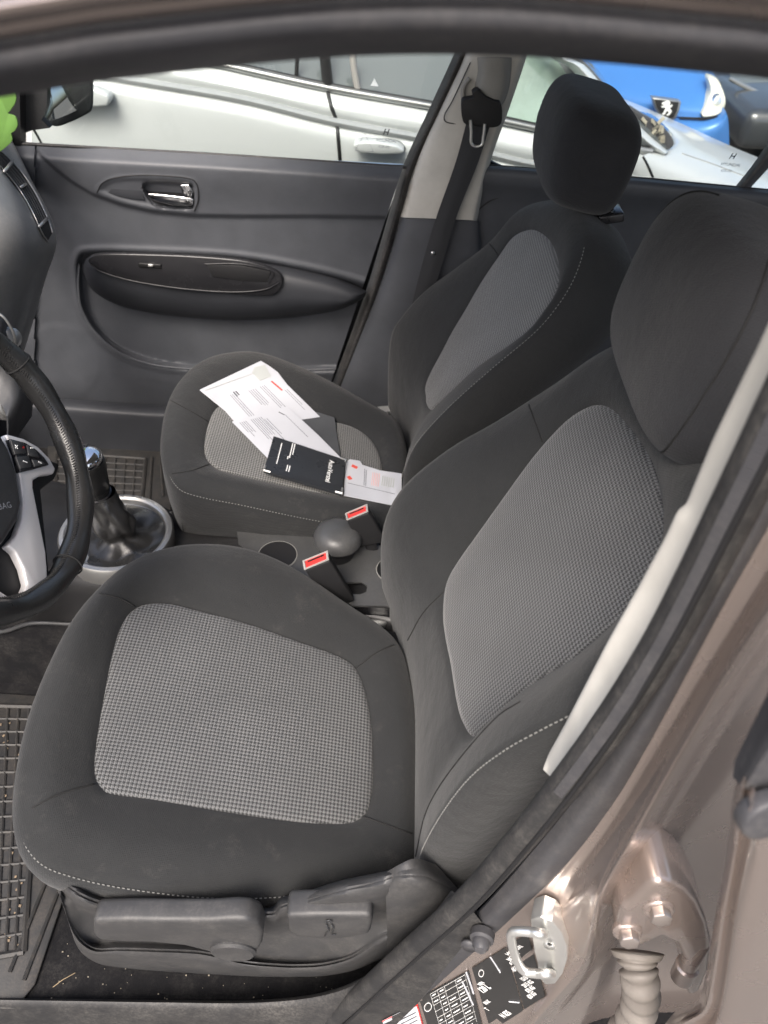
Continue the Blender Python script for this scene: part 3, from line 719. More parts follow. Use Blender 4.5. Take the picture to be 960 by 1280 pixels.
lines(Q1, seg, M['whitei'], lab, 'table_print', 0.0008)
Q2 = [(590,1209),(632,1183),(655,1262),(614,1288)]
Q3 = [(633,1182),(660,1165),(683,1245),(656,1261)]
lab2 = quad_decal('data_label', Q2, M['label'], car, 0.0012); tag(lab2, 'black tyre plate, middle one, with the text 120 L')
lab3 = quad_decal('data_label', Q3, M['label'], car, 0.0012); tag(lab3, 'black type plate with white lettering')
def txt_on(Q, items, mat, parent, name, bold=0.02):
    """items (string, s, t, size) laid along the plate's text direction"""
    m = MB()
    for s_, s, t, size in items:
        o = H(*sub(Q, s, t), 0.0018); ex = (H(*sub(Q, min(s+.2, 1), t), .0018)-o).normalized(); ey = (H(*sub(Q, s, max(t-.15, 0)), .0018)-o)
        ey = (ey-ex*ey.dot(ex)).normalized()
        m.add(*text_mesh(s_, size, o, ex, ey, 0.0003 if ex.cross(ey).dot(CAM-o) > 0 else -0.0003, bold=bold))
    return m.build(name, mat, parent)
txt_on(Q2, [('MIN', .10, .30, .0075), ('120 L', .10, .42, .0125), ('MAX', .10, .60, .0075), ('T', .10, .70, .009), ('7', .10, .96, .011), ('N 825', .45, .93, .011)], M['whitei'], lab2, 'print')
txt_on(Q3, [('HYUNDAI', .02, .13, .0078), ('MOTOR', .02, .22, .0078), ('e11*2001', .02, .31, .0068), ('NLHBA51B', .02, .40, .0065), ('1515 KG', .3, .60, .0075), ('2315 KG', .3, .70, .0075), ('870 KG', .38, .80, .0075), ('820 KG', .38, .90, .0075)], M['whitei'], lab3, 'print')
lines(Q1, [(.95, .0, .99, .35), (.84, .1, .93, .5)], M['paper'], lab, 'scratches', 0.0011)
lines(Q2, [(.55, .0, .7, .3), (.7, .75, .95, .85)], M['paper'], lab2, 'scratches', 0.0009)
m = MB(); cc = [H(*sub(Q2, .2+.05*math.cos(t)*1.4, .14+.035*math.sin(t)*1.4), .0016) for t in [k*math.pi/7 for k in range(14)]]; m.tube(cc, 0.0004, 4, True)
cc = [H(*sub(Q1, .11+.07*math.cos(t), .18+.06*math.sin(t)), .0016) for t in [k*math.pi/7 for k in range(14)]]; m.tube(cc, 0.0005, 4, True); m.build('symbols', M['whitei'], lab2)
Q4 = [(478,1276),(522,1254),(530,1285),(486,1308)]
l4 = quad_decal('warning_label', Q4, M['paper'], car, 0.0012); tag(l4, 'white warning label with red border')
lines(Q4, [(0, .02, 1, .02), (.99, 0, .99, 1)], M['red'], l4, 'red_border', 0.0010)
lines(Q4, [(.05, .25, .9, .25), (.05, .4, .9, .4), (.05, .55, .9, .55)], M['inkd'], l4, 'print', 0.0007)

# ---- rear door (standing open): hinge, bellows, door edge
hin = thing if False else None
hp = [(772,1150),(776,1137),(790,1130),(806,1112),(818,1104),(838,1105),(858,1116),(872,1130),(884,1155),(890,1180),(886,1215),(876,1240),(862,1248),(855,1225),(856,1200),(845,1180),(828,1172),(810,1180),(792,1186),(776,1180),(770,1166)]
hinge = prism('door_hinge', ys(hp, -0.062), V((0.0, 0.05, 0)), M['taupe'], car, 0.007, 3); tag(hinge, 'taupe painted rear door hinge with two bolts')
for (px, py) in [(784,1163), (823,1134)]:
    c = RY(px, py, -0.062)
    b = lathe('bolt', c, (-.1, -1, .25), [(0.0125, -0.002), (0.0125, 0.002), (0.0105, 0.004)], M['taupe'], hinge, 24)
    m = MB(); m.cyl(c+V((0, -.003, .001)), (-.1, -1, .25), 0.0085, 0.009, 6); m.build('bolt_head', M['bolt'], b, False, 0.0008)
lathe('hinge_pin', RY(868, 1190, -.055), (0.1, -.05, -1), [(0.008, -0.03), (0.009, -.028), (0.009, .03), (0.011, .032), (0.011, .06), (0, .062)], M['taupe'], hinge, 20)
bp = [RY(796, 1190, -.04), RY(797, 1206, -.05), RY(800, 1225, -.06), RY(801, 1250, -.065), RY(792, 1275, -.07), RY(775, 1300, -.075)]
Pb = spline(bp, 14); rr = []
for i in range(len(Pb)):
    if i < 9: rr.append(0.026-0.0005*i)
    else: rr.append(0.0165+0.0028*math.sin((i-9)*2*math.pi/9.0))
vs, fs = sweep(Pb, rr, 24); bel = mk('wiring_bellows', vs, fs, plastic('bellows_rubber', (0.16, 0.145, 0.13), 0.6, 500, 0.2, 0.3), car); tag(bel, 'grey brown corrugated rubber wiring bellows below the hinge')
rd = [
 [(918,985,-.10),(914,1010,-.10),(911,1045,-.10),(904,1090,-.10),(893,1150,-.10),(884,1210,-.10),(874,1250,-.10),(866,1262,-.10),(840,1275,-.10),(820,1300,-.10)],
 [(926,983,-.12),(924,1010,-.12),(920,1048,-.12),(912,1095,-.12),(901,1155,-.12),(892,1215,-.12),(884,1254,-.12),(875,1268,-.12),(850,1283,-.12),(832,1310,-.12)],
 [(932,990,-.118),(934,1012,-.118),(930,1048,-.118),(922,1098,-.118),(913,1155,-.118),(905,1215,-.118),(897,1256,-.118),(888,1275,-.118),(862,1292,-.118),(845,1320,-.118)],
 [(938,1002,-.128),(946,1025,-.128),(943,1052,-.128),(933,1100,-.128),(922,1160,-.128),(913,1220,-.128),(906,1262,-.128),(898,1285,-.128),(880,1305,-.128),(860,1335,-.128)],
 [(952,1028,-.13),(962,1030,-.13),(965,1060,-.13),(965,1105,-.13),(962,1165,-.13),(955,1225,-.13),(948,1275,-.13),(940,1305,-.13),(925,1330,-.13),(900,1360,-.13)],
 [(1100,1030,-.12),(1100,1034,-.12),(1100,1066,-.12),(1100,1110,-.12),(1100,1170,-.12),(1095,1230,-.12),(1090,1280,-.12),(1080,1315,-.12),(1070,1345,-.12),(1050,1380,-.12)]]
rdoor = loft('rear_door', [yv(c) for c in rd], M['taupe'], car, 80, 4, (0.004, 0.006, 0)); tag(rdoor, 'open rear door edge, shiny taupe metallic skin')
f3 = loft('rear_door_frame', [yv(c) for c in ([(1000,800,-.10),(985,835,-.10),(950,905,-.10),(916,972,-.10)], [(1040,810,-.115),(1020,850,-.115),(968,925,-.118),(930,985,-.118)], [(1100,830,-.11),(1060,880,-.11),(1000,950,-.113),(955,993,-.113)], [(1140,860,-.10),(1100,900,-.10),(1050,970,-.10),(985,1000,-.10)])], M['rubber2'], rdoor, 40, 4, (0.004, 0.01, 0))
m = MB(); m.cyl(RY(948, 1006, -.122), (0.2, -1, 0.2), 0.014, 0.01, 20); m.build('rubber_plug', M['rubber2'], rdoor, True, 0.002)
# ================================================================ roof edge
eb = [(-80,140),(0,122),(60,112),(120,102),(200,93),(300,82),(400,73),(480,69),(560,68),(640,70),(720,76),(800,83),(880,91),(960,99),(1060,118),(1130,160)]
def up(L, d): return [(a, b-d) for a, b in L]
rs = loft('roof_seal', [yl(eb, 0.035), yl(up(eb, 3), 0.022), yl(up(eb, 10), 0.006), yl(up(eb, 30), -0.008), yl(up(eb, 52), -0.010), yl(up(eb, 66), -0.006), yl(up(eb, 72), 0.0)], M['rubber2'], car, 80, 5, (0, 0.004, 0.004))
tag(rs, 'dark rubber door seal along the roof edge')
rf = loft('roof_rail', [yl(up(eb, 66), 0.0), yl(up(eb, 76), -0.010), yl(up(eb, 92), -0.014), yl(up(eb, 100), -0.020), yl(up(eb, 125), -0.018), yl(up(eb, 170), 0.02)], M['taupe'], car, 80, 5, (0, 0.004, 0.004))
tag(rf, 'taupe painted roof edge above the door opening')
m = MB(); m.box((0.62, 0.72, 1.475), (0.98, 0, 0), (0, 0.66, 0), (0, 0, 0.012)); m.build('roof', M['taupe'], car, False, 0.008)
m = MB(); m.box((0.62, 0.72, 1.445), (0.96, 0, 0), (0, 0.64, 0), (0, 0, 0.008)); m.build('headliner', M['adj'], car, False, 0.004)
# rear bulkhead / tailgate and firewall
m = MB(); m.box((1.62, 0.68, 0.6), (0.02, 0, 0), (0, 0.66, 0), (0, 0, 0.4)); m.build('tailgate', M['pl'], car)
m = MB(); m.box((-1.22, 0.68, 0.55), (0.02, 0, 0), (0, 0.66, 0), (0, 0, 0.36)); m.build('firewall', M['carpet'], car)
# rear bench hidden behind the front seats
m = MB(); m.box((1.0, 0.68, 0.40), (0.25, 0, 0), (0, 0.58, 0), (0.0, 0, 0.09)); m.box((1.30, 0.68, 0.68), (0.07, 0, 0.0), (0, 0.58, 0), (0.08, 0, 0.28)); m.build('rear_bench', M['fab'], car, False, 0.04, 3)

# ================================================================ passenger door (far side)
YD = 1.33
def sstep(x, a, b):
    t = max(0, min(1, (x-a)/(b-a))); return t*t*(3-2*t)
def pl_y(L, x):
    if x <= L[0][0]: return L[0][1]
    for (a, b), (c, d) in zip(L, L[1:]):
        if x <= c: return b+(d-b)*(x-a)/(c-a)
    return L[-1][1]
def sdist(P, x, y):
    """signed distance to polygon, >0 inside"""
    d = 1e9; ins = False; n = len(P)
    for i in range(n):
        x0, y0 = P[i]; x1, y1 = P[(i+1) % n]
        vx, vy = x1-x0, y1-y0; t = max(0, min(1, ((x-x0)*vx+(y-y0)*vy)/(vx*vx+vy*vy+1e-9)))
        d = min(d, math.hypot(x-x0-t*vx, y-y0-t*vy))
        if (y0 > y) != (y1 > y) and x < (x1-x0)*(y-y0)/(y1-y0)+x0: ins = not ins
    return d if ins else -d
def sm(L, n=6): return [(p.x, p.y) for p in spline([V((a, b, 0)) for a, b in L], n, True)]
belt = [(-60,176),(30,180),(250,192),(505,208)]
crease = [(44,182),(52,196),(70,212),(90,228),(115,243),(150,256),(190,265),(240,270),(300,271),(400,271),(500,273)]
recess = sm([(98,345),(100,322),(118,316),(200,318),(300,324),(400,342),(470,362),(520,380),(520,462),(420,462),(330,463),(240,460),(190,453),(150,438),(122,415),(104,385)])
arm = sm([(104,332),(112,320),(135,316),(200,317),(300,324),(400,342),(455,362),(452,374),(420,388),(360,397),(290,400),(210,394),(150,382),(118,365),(107,348)])
bez = sm([(121,240),(128,228),(145,221),(180,219),(232,222),(246,230),(248,250),(243,264),(225,266),(190,262),(150,253)])
hbox = sm([(180,228),(236,229),(243,238),(243,258),(236,262),(205,261),(188,254)])
def doff(x, y):
    yb = pl_y(belt, x); d = y-yb
    o = 0.004+0.036*sstep(d, -6, 20)-0.012*sstep(d, 22, 80)
    yc = pl_y(crease, x)
    if x > 44: o += 0.010*(1-sstep(y, yc-3, yc+2))-0.010
    s = sdist(recess, x, y); o -= 0.022*sstep(s, -3, 6); o += 0.004*math.exp(-((s+5)/4)**2)
    s = sdist(bez, x, y); o += 0.0018*sstep(s, -3, 2)-0.004*sstep(s, 2, 8)
    s = sdist(hbox, x, y); o -= 0.02*sstep(s, 0, 4)
    r = math.hypot((x-72), (y-455)*1.1); o += 0.0016*(1-sstep(r, 48, 60))
    o -= 0.02*sstep(y, 470, 520)
    if x < 130: o -= 0.004*sstep(130-x, 0, 40)
    return o
door = thing_part = None
rows = []
NX, NY = 260, 170
for j in range(NY+1):
    r = []
    for i in range(NX+1):
        x = -60+i*(580/NX); yb = pl_y(belt, x); y = yb+(j/NY)**1.0*(540-yb)
        xr = 505+(y-205)*(-0.335)   # rear edge of the door leans with the pillar
        x = -60+(i/NX)*(xr+60)
        r.append(RY(x, y, YD-doff(x, y)))
    rows.append(r)
door = grid_mesh('passenger_door', rows, M['door'], car, (0, 0.012, 0)); tag(door, 'dark grey plastic passenger door panel')
def dW(x, y, o=0.0): return RY(x, y, YD-doff(x, y)-o)
# armrest bulge
rows = []
na, nb = 90, 16
cx, cy = 285, 355
A = resample([V((a, b, 0)) for a, b in arm+[arm[0]]], na)
for k in range(nb+1):
    t = k/nb; s = 1.0-t
    r = []
    for p in A:
        qx = cx+(p.x-cx)*s if False else p.x; qy = p.y
        sx = p.x*s+pl_mid*(1-s) if False else None
        # collapse toward the spine of the armrest
        spx = min(max(p.x, 135), 430); spy = 342+(spx-135)*0.115
        x = p.x*s+spx*(1-s); y = p.y*s+spy*(1-s)
        o = 0.058*math.sqrt(max(0, 1-s**2.6))
        r.append(RY(x, y, YD-0.012-o))
    rows.append(r)
armr = grid_mesh('armrest', rows, M['doorlow'], door); tag(armr, 'dark padded armrest of the passenger door')
top = [(110,324),(124,318),(180,318),(250,321),(310,327),(345,339),(353,350),(350,362),(336,370),(290,368),(230,362),(170,352),(130,341),(114,332)]
tp = prism('armrest_panel', [RY(a, b, YD-0.078) for a, b in sm(top, 4)], V((0, 0.012, 0)), M['gloss'], armr, 0.003)
tube('panel_edge', [RY(a, b, YD-0.0805) for a, b in [(113,331),(130,341),(170,352),(230,361),(290,365),(330,362),(349,353)]], 0.0014, M['gloss'], tp)
gr = prism('grab_recess', [RY(a, b, YD-0.080) for a, b in [(258,331),(300,332),(338,340),(334,353),(300,351),(266,346)]], V((0, 0.004, 0)), M['dark'], tp, 0.001)
tube('recess_edge', [RY(a, b, YD-0.081) for a, b in [(256,330),(300,330),(340,339),(336,354)]], 0.0012, M['gloss'], tp)
sw = prism('window_switch', [RY(a, b, YD-0.082) for a, b in [(173,329),(201,331),(201,336),(173,334)]], V((0, 0.006, 0)), M['black'], tp, 0.001)
prism('switch_tab', [RY(a, b, YD-0.086) for a, b in [(185,330.5),(191,331),(191,334),(185,333.5)]], V((0, 0.004, 0)), M['steel'], sw, 0.0006)
# release handle
hb = prism('handle_bezel', [RY(a, b, YD-doff(150, 240)-.001) for a, b in [(135,241),(142,232),(158,228),(172,229),(178,240),(181,250),(165,249),(148,246)]], V((0, 0.003, 0)), M['doorlow'], door, 0.001)
hd = prism('door_handle', [RY(a, b, YD-0.034) for a, b in [(184,242),(200,243),(225,246),(238,247),(242,250),(241,256),(236,258),(215,257),(196,252),(187,248)]], V((0, 0.008, 0)), M['chrome'], door, 0.0022, 3); tag(hd, 'chrome inner door handle')
prism('lock_tab', [RY(a, b, YD-0.036) for a, b in [(225,231),(236,231),(241,240),(239,248),(230,247),(227,239)]], V((0, 0.008, 0)), M['chrome'], hd, 0.002, 3)
prism('handle_cup', [RY(a, b, YD-0.012) for a, b in [(180,229),(236,229),(243,238),(243,258),(236,262),(205,261),(188,254)]], V((0, 0.004, 0)), M['dark'], door)
tube('bezel_line', [dW(a, b, 0.0005) for a, b in [(121,241),(128,229),(145,222),(180,219),(230,222),(245,229),(248,248),(243,264)]], 0.0011, M['dark'], door)
tube('window_seal', [RY(a, b, YD-0.006) for a, b in [(-60,176),(30,180),(250,192),(508,209)]], 0.0032, M['rubber'], door)
tube('pocket_rim', [dW(a, b, 0.0035) for a, b in [(99,330),(98,360),(103,388),(121,417),(149,440),(188,455),(240,461),(330,464),(420,461)]], 0.0028, M['door'], door)
# door window glass + frame
def sheet(name, L, y, d, mat, parent): 
    P = [RY(a, b, y) for a, b in L]; m = MB(); m.prism(P, d); return m.build(name, mat, parent)
sheet('window_glass', [(40,182),(505,206),(572,60),(575,20),(40,20)], YD+0.02, V((0, 0.004, 0)), M['glass'], door)
# etched marks in the lower corner of the glass
def mark(name, px, py, y, parent, s=1.0, col='ink', colh='black'):
    m = MB(); o = RY(px, py, y); ex = (RY(px+10, py+0.8, y)-o).normalized(); ez = V((0, 0, 1))
    m.add(*text_mesh('H', 0.016*s, o+ez*0.012*s, ex+ez*0.0, ez+ex*0.3, 0.0002, bold=0.01)); m.build(name, M[colh], parent)
    m = MB(); m.add(*text_mesh('HYUNDAI', 0.009*s, o+ez*-0.002*s-ex*.012, ex, ez, 0.0002)); m.add(*text_mesh('43R-00', 0.008*s, o-ez*0.014*s-ex*.008, ex, ez, 0.0002)); m.build(name, M[col], parent)
mark('glass_mark', 478, 176, YD+0.018, door)
m = MB(); tri = [RY(a, b, YD+.018) for a, b in [(444,188),(456,167),(467,190)]]; m.tube(tri, 0.0008, 5, True); m.build('warning_triangle', M['ink'], door)
fr_ = loft('window_frame', [[RY(a, b, y) for a, b in [(578,40),(566,72),(535,140),(503,210),(488,262),(462,350),(440,415),(408,500)]] for y in (YD+.01,)]+[[RY(a+8, b, YD-.02) for a, b in [(578,40),(566,72),(535,140),(503,210),(488,262),(462,350),(440,415),(408,500)]]]+[[RY(a+15, b, YD-.012) for a, b in [(578,40),(566,72),(535,140),(503,210),(488,262),(462,350),(440,415),(408,500)]]], M['rubber'], door, 50, 4, (0, 0.006, 0))
# mirror corner + mirror
sheet('mirror_corner', [(-10,60),(24,100),(26,183),(14,180),(-10,180)], YD-0.01, V((0, 0.03, 0)), M['dark'], door)
sheet('corner_cover', [(24,96),(60,96),(58,135),(52,150),(62,160),(40,163),(27,168)], YD+0.02, V((0, 0.02, 0)), M['pl'], door)
mir = prism('door_mirror', [RY(a, b, YD+0.12) for a, b in sm([(40,98),(48,140),(56,153),(70,159),(85,155),(108,144),(116,135),(116,110),(113,92),(80,80)], 4)], V((-0.03, 0.10, 0)), M['pl'], car, 0.008, 3); tag(mir, 'grey door mirror beyond the passenger window')
mn = V((0.80, -0.52, 0.26)).normalized(); mp = RY(80, 120, YD+.108)
prism('mirror_glass', [RP(a, b, mn, mp) for a, b in sm([(47,98),(50,130),(56,146),(62,151),(78,146),(97,137),(101,130),(103,108),(99,90),(75,84)], 4)], mn*0.002, M['mirror'], mir, 0.0006)

# ================================================================ far B-pillar
YB = 1.30
pb = loft('pillar_trim', [yl(L, y) for L, y in [
 ([(590,30),(577,74),(549,135),(522,195),(499,271)], YB+.03), ([(597,30),(584,76),(556,137),(530,196),(508,272)], YB-.005), ([(620,30),(606,76),(580,140),(556,200),(535,273)], YB-.015),
 ([(655,30),(640,78),(620,140),(600,203),(583,275)], YB-.012), ([(667,30),(652,78),(631,140),(610,203),(594,276)], YB-.002), ([(670,30),(656,78),(635,140),(613,203),(598,276)], YB+.03)]], M['beige'], car, 40, 5, (0, .004, 0))
tag(pb, 'pale grey upper trim of the far door pillar')
pbl = loft('pillar_lower_trim', [yl(L, y) for L, y in [
 ([(499,272),(470,362),(440,430),(405,510)], YB+.03), ([(508,273),(482,362),(456,430),(425,512)], YB-.002), ([(535,274),(512,362),(490,430),(465,515)], YB-.012),
 ([(583,276),(570,362),(560,430),(545,520)], YB-.010), ([(598,277),(600,362),(600,430),(600,520)], YB+.0), ([(600,277),(606,362),(608,430),(610,520)], YB+.04)]], M['door'], car, 40, 5, (0, .004, 0))
tag(pbl, 'dark lower trim of the far door pillar')
tube('trim_joint', [RY(a, b, YB-.0135) for a, b in [(588,78),(566,125),(556,143),(557,152),(570,155),(582,157)]], 0.0011, M['rubber'], pb)
prism('pillar_body', [RY(a, b, YD+.045) for a, b in [(584,40),(662,40),(606,198),(640,214),(640,540),(380,540),(440,380),(505,216)]], V((0, .01, 0)), M['dark'], car)
# belt: webbing, height adjuster, guide, tongue
hk = loft('belt_adjuster', [yl(L, y) for L, y in [([(596,72),(596,90),(592,110),(596,128),(612,134)], YB-.012), ([(606,72),(606,90),(602,112),(606,130),(614,136)], YB-.032), ([(628,72),(628,90),(626,112),(622,130),(618,137)], YB-.032), ([(640,72),(639,90),(636,112),(630,128),(622,136)], YB-.012)]], M['adj'], car, 30, 5, (0, .003, 0)); tag(hk, 'grey belt height adjuster cover')
tube('adjuster_hook', [RY(a, b, YB-.02) for a, b in [(587,98),(580,108),(579,122),(583,132),(592,128)]], 0.0045, M['adj'], hk)
guide = prism('belt_guide', [RY(a, b, YB-.045) for a, b in sm([(577,128),(583,124),(592,122),(590,116),(598,112),(606,120),(618,126),(626,129),(628,145),(625,157),(612,160),(592,157),(579,153)], 3)], V((0, 0.022, 0)), M['dark'], car, 0.004, 3); tag(guide, 'black plastic seat belt guide')
wb = loft('seat_belt', [yl(L, y) for L, y in [([(584,150),(569,205),(546,270),(528,330),(510,400)], YB-.030), ([(600,152),(583,205),(559,270),(541,330),(520,400)], YB-.033), ([(614,152),(597,205),(571,270),(553,330),(532,400)], YB-.030)]], M['belt'], car, 40, 4, (0, .0015, 0)); tag(wb, 'dark grey seat belt webbing hanging down the far pillar')
tube('belt_tongue', [RY(a, b, YB-.048) for a, b in [(588,150),(589,165),(589,178),(594,183),(602,181),(604,172),(606,155)]], 0.0028, M['steel'], wb)
m = MB(); m.cyl(RY(541, 316, YB-.036), (0, -1, 0), 0.004, 0.003, 12); m.build('belt_stud', M['steel'], wb, True)
m = MB(); m.box(RY(485, 512, 1.2), (0.025, -0.006, 0.008), (0, 0.012, 0), (0, 0, 0.003)); m.build('belt_anchor', M['steel'], car)

# ================================================================ rear door on the far side
rdf = loft('rear_door_panel', [yl([(596,208),(660,212),(800,224),(960,239),(1060,248)], YD+.0), yl([(596,210),(660,214),(800,227),(960,242),(1060,251)], YD-.028), yl([(596,226),(660,231),(800,243),(960,258),(1060,268)], YD-.034), yl([(596,255),(660,258),(800,272),(960,288),(1060,298)], YD-.02), yl([(560,330),(640,335),(800,345),(960,360),(1060,370)], YD-.015), yl([(500,560),(640,560),(800,560),(960,560),(1060,560)], YD+.0)], M['door'], car, 60, 5, (0, .008, 0)); tag(rdf, 'dark grey plastic rear door panel on the far side')
tube('window_seal', [RY(a, b, YD-.004) for a, b in [(600,206),(660,211),(800,223),(960,238),(1060,247)]], 0.0032, M['rubber'], rdf)
tube('speaker_rim', [RY(a, b, YD-.021) for a, b in [(598,262),(615,250),(640,243),(662,240)]], 0.0014, M['dark'], rdf)
loft('window_divider', [yl([(996,110),(960,177),(940,207),(920,232)], YD+.02), yl([(1001,112),(966,180),(946,209),(926,233)], YD-.005), yl([(1010,118),(974,185),(953,212),(934,234)], YD-.0), yl([(1014,120),(978,188),(957,214),(938,235)], YD+.02)], M['rubber2'], rdf, 20, 4)
sheet('window_glass', [(612,206),(930,235),(1030,60),(660,20)], YD+0.02, V((0, 0.004, 0)), M['glass'], rdf)
sheet('window_glass', [(936,236),(1060,247),(1060,60),(1040,60)], YD+0.021, V((0, 0.004, 0)), M['glass'], rdf)
mark('glass_mark', 908, 206, YD+0.018, rdf)
# lower part of the far sill
loft('far_sill', [yl(L, y) for L, y in [([(-60,490),(60,498),(210,508),(420,512)], YD-.03), ([(-60,498),(60,506),(210,516),(420,520)], YD-.06), ([(-60,512),(60,519),(210,528),(420,532)], YD-.07), ([(-60,560),(60,566),(210,574),(420,580)], YD-.07)]], M['doorlow'], car, 30, 4, (0, .004, 0))
# ================================================================ STEERING WHEEL
tW = R(26); nW = V((math.cos(tW), 0, math.sin(tW))); pW = V((-0.46, 0.31, 0.95)); dW_ = V((math.sin(tW), 0, -math.cos(tW)))
CW = V((-0.470, 0.336, 0.930)); CW = CW+nW*((pW-CW).dot(nW)); RW = 0.190
def WP(px, py, l=0.0): return RP(px, py, nW, pW+nW*l)
whl = thing('steering_wheel', tuple(CW-nW*0.05), 'black leather steering wheel with silver lower spoke and button pad', 'steering wheel')
ringP = [CW+vY*(math.cos(t)*(RW-.017))+dW_*(math.sin(t)*(RW-.017)) for t in [2*math.pi*k/120 for k in range(120)]]
rad = []
for k in range(120):
    rad.append(0.0165+0.0012*math.sin(k*0.7))
vs, fs = sweep(ringP, rad, 20, True, 0.92); rim = mk('rim', vs, fs, M['leather'], whl); tag(rim, 'worn black leather rim with stitched inner seam')
bw = bvh(rim)
# lacing stitches on the inside of the rim
m = MB()
for k in range(300):
    t = 2*math.pi*k/300; e = vY*math.cos(t)+dW_*math.sin(t); tn_ = -vY*math.sin(t)+dW_*math.cos(t)
    c = CW+e*(RW-.017)-e*0.0125+nW*0.0095
    m.tube([c-tn_*0.0016-nW*0.0016+e*.0022, c+nW*0.0009, c+tn_*0.0016-nW*.002-e*0.0028], 0.0007, 5)
m.build('lacing', M['seam'], rim, True)
m = MB()
for px, py in [((22, 470), (0, 0)), ((78, 716), (0, 0))]:
    pass
for ang in (math.atan2((WP(90,712)-CW).dot(dW_), (WP(90,712)-CW).dot(vY)), math.atan2((WP(22,455)-CW).dot(dW_), (WP(22,455)-CW).dot(vY))):
    e = vY*math.cos(ang)+dW_*math.sin(ang); c = CW+e*(RW-.017)
    m.tube([c+(e*math.cos(a)+nW*math.sin(a))*0.0172 for a in [2*math.pi*k/20 for k in range(20)]], 0.0011, 6, True)
m.build('leather_joint', M['seam'], rim, True)
# airbag cover
hubP = [WP(a, b, 0.012) for a, b in [(-150,500),(-60,500),(0,536),(14,560),(24,590),(30,628),(26,650),(8,678),(-10,690),(-60,700),(-150,700)]]
hub = prism('airbag_cover', hubP, nW*-0.045, M['pl'], whl, 0.010, 4); tag(hub, 'charcoal airbag cover')
m = MB(); o = WP(-14, 640, 0.0125); ex = (WP(6, 636, .0125)-o).normalized(); ey = nW.cross(ex); m.add(*text_mesh('AIRBAG', 0.010, o, ex, ey, 0.0002)); m.build('lettering', M['ink'], hub)
# silver spoke
spk = prism('silver_spoke', [WP(a, b, 0.004) for a, b in [(8,542),(30,548),(48,558),(62,572),(70,586),(68,592),(52,594),(42,600),(42,610),(50,650),(58,690),(60,715),(60,732),(52,745),(38,752),(22,754),(30,742),(35,730),(30,710),(20,690),(10,682),(22,668),(28,650),(30,630),(26,596),(16,566)]], nW*-0.012, M['spoke'], whl, 0.0028, 3); tag(spk, 'brushed silver lower spoke')
prism('silver_spoke', [WP(a, b, 0.002) for a, b in [(-40,700),(-5,735),(18,750),(40,756),(20,760),(-10,752),(-60,735)]], nW*-0.01, M['spoke'], whl, 0.0025, 2)
prism('spoke_back', [WP(a, b, -0.008) for a, b in [(-60,560),(30,560),(76,580),(70,598),(52,612),(60,690),(64,735),(40,760),(-60,760)]], nW*-0.012, M['dark'], whl, 0.004)
bpad = prism('button_pad', [WP(a, b, 0.008) for a, b in [(12,548),(32,553),(46,562),(56,572),(62,581),(44,586),(26,590),(20,568)]], nW*-0.008, M['gloss'], whl, 0.0015); tag(bpad, 'glossy black button pad with small white symbols')
for q in ([(14,550),(30,554),(33,566),(19,568)], [(34,556),(45,563),(50,572),(36,569)], [(20,571),(36,570),(40,583),(26,586)], [(40,574),(52,576),(58,580),(44,583)]):
    prism('button', [WP(a, b, 0.0105) for a, b in q], nW*-0.004, M['pl'], bpad, 0.0008)
m = MB()
for a, b, c, d in [(19,556,22,561), (38,560,42,560), (29,576,34,578), (22,557,19,560), (48,577,52,579)]: m.tube([WP(a, b, .0108), WP(c, d, .0108)], 0.0006, 5)
m.build('symbols', M['whitei'], bpad)
m = MB(); m.cyl(WP(28, 559, .0095), nW, 0.0022, 0.001, 10); m.build('red_dot', M['red'], bpad)
m = MB(); m.cyl(CW-nW*0.03, -nW, 0.045, 0.28, 24); m.build('steering_column', M['pl'], car, True)

# ================================================================ DASHBOARD (far end by the passenger door)
dsh = loft('dashboard', [yv(c) for c in [
 [(-160,150,1.10),(-120,200,.98),(-80,290,.9),(-80,400,.88),(-60,470,.88)],
 [(-120,140,1.20),(-75,185,1.02),(-20,290,.93),(-25,380,.90),(-20,450,.90)],
 [(-60,142,1.25),(-20,190,1.10),(26,290,.99),(12,380,.96),(5,448,.94)],
 [(-20,150,1.27),(10,215,1.18),(52,292,1.08),(30,370,1.03),(12,440,.98)],
 [(0,160,1.285),(28,222,1.22),(64,292,1.13),(48,352,1.08),(24,436,1.0)],
 [(6,158,1.30),(36,218,1.26),(70,292,1.17),(56,352,1.12),(30,440,1.05)],
 [(0,160,1.32),(28,214,1.31),(62,288,1.22),(48,352,1.17),(22,440,1.1)]]], M['dash'], car, 60, 6, (-0.004, 0.0, -0.004))
tag(dsh, 'dusty scratched grey dashboard end panel')
bd = bvh(dsh)
def DH(px, py, l=0.001):
    h = hit(bd, px, py, l)
    return h if h is not None else RY(px, py, 1.12)
vent = MB(); 
L1 = [(-6,204),(10,222),(26,243),(40,268),(50,290),(58,302)]; L2 = [(-2,188),(14,203),(30,222),(46,248),(58,274),(64,292)]
rowsv = []
for s in range(5):
    t = s/4; rowsv.append(resample(spline([DH(a*(1-t)+c*t, b*(1-t)+d*t, 0.0016) for (a, b), (c, d) in zip(L1, L2)], 6), 40))
av = grid_mesh('air_vent', rowsv, M['dark'], dsh); tag(av, 'slatted air vent strip with bright edges')
m = MB()
for L in (L1, L2): m.tube(spline([DH(a, b, 0.003) for a, b in L], 6), 0.0014, 6)
m.build('vent_edge', M['silver'], av, True)
m = MB()
for t in (.22, .40, .58, .78): m.tube(spline([DH(a*(1-t)+c*t, b*(1-t)+d*t, 0.0028) for (a, b), (c, d) in zip(L1, L2)][:-1], 6), 0.0009, 5)
for k in (1, 4):
    pass
m.build('slats', M['pl'], av, True)
m = MB()
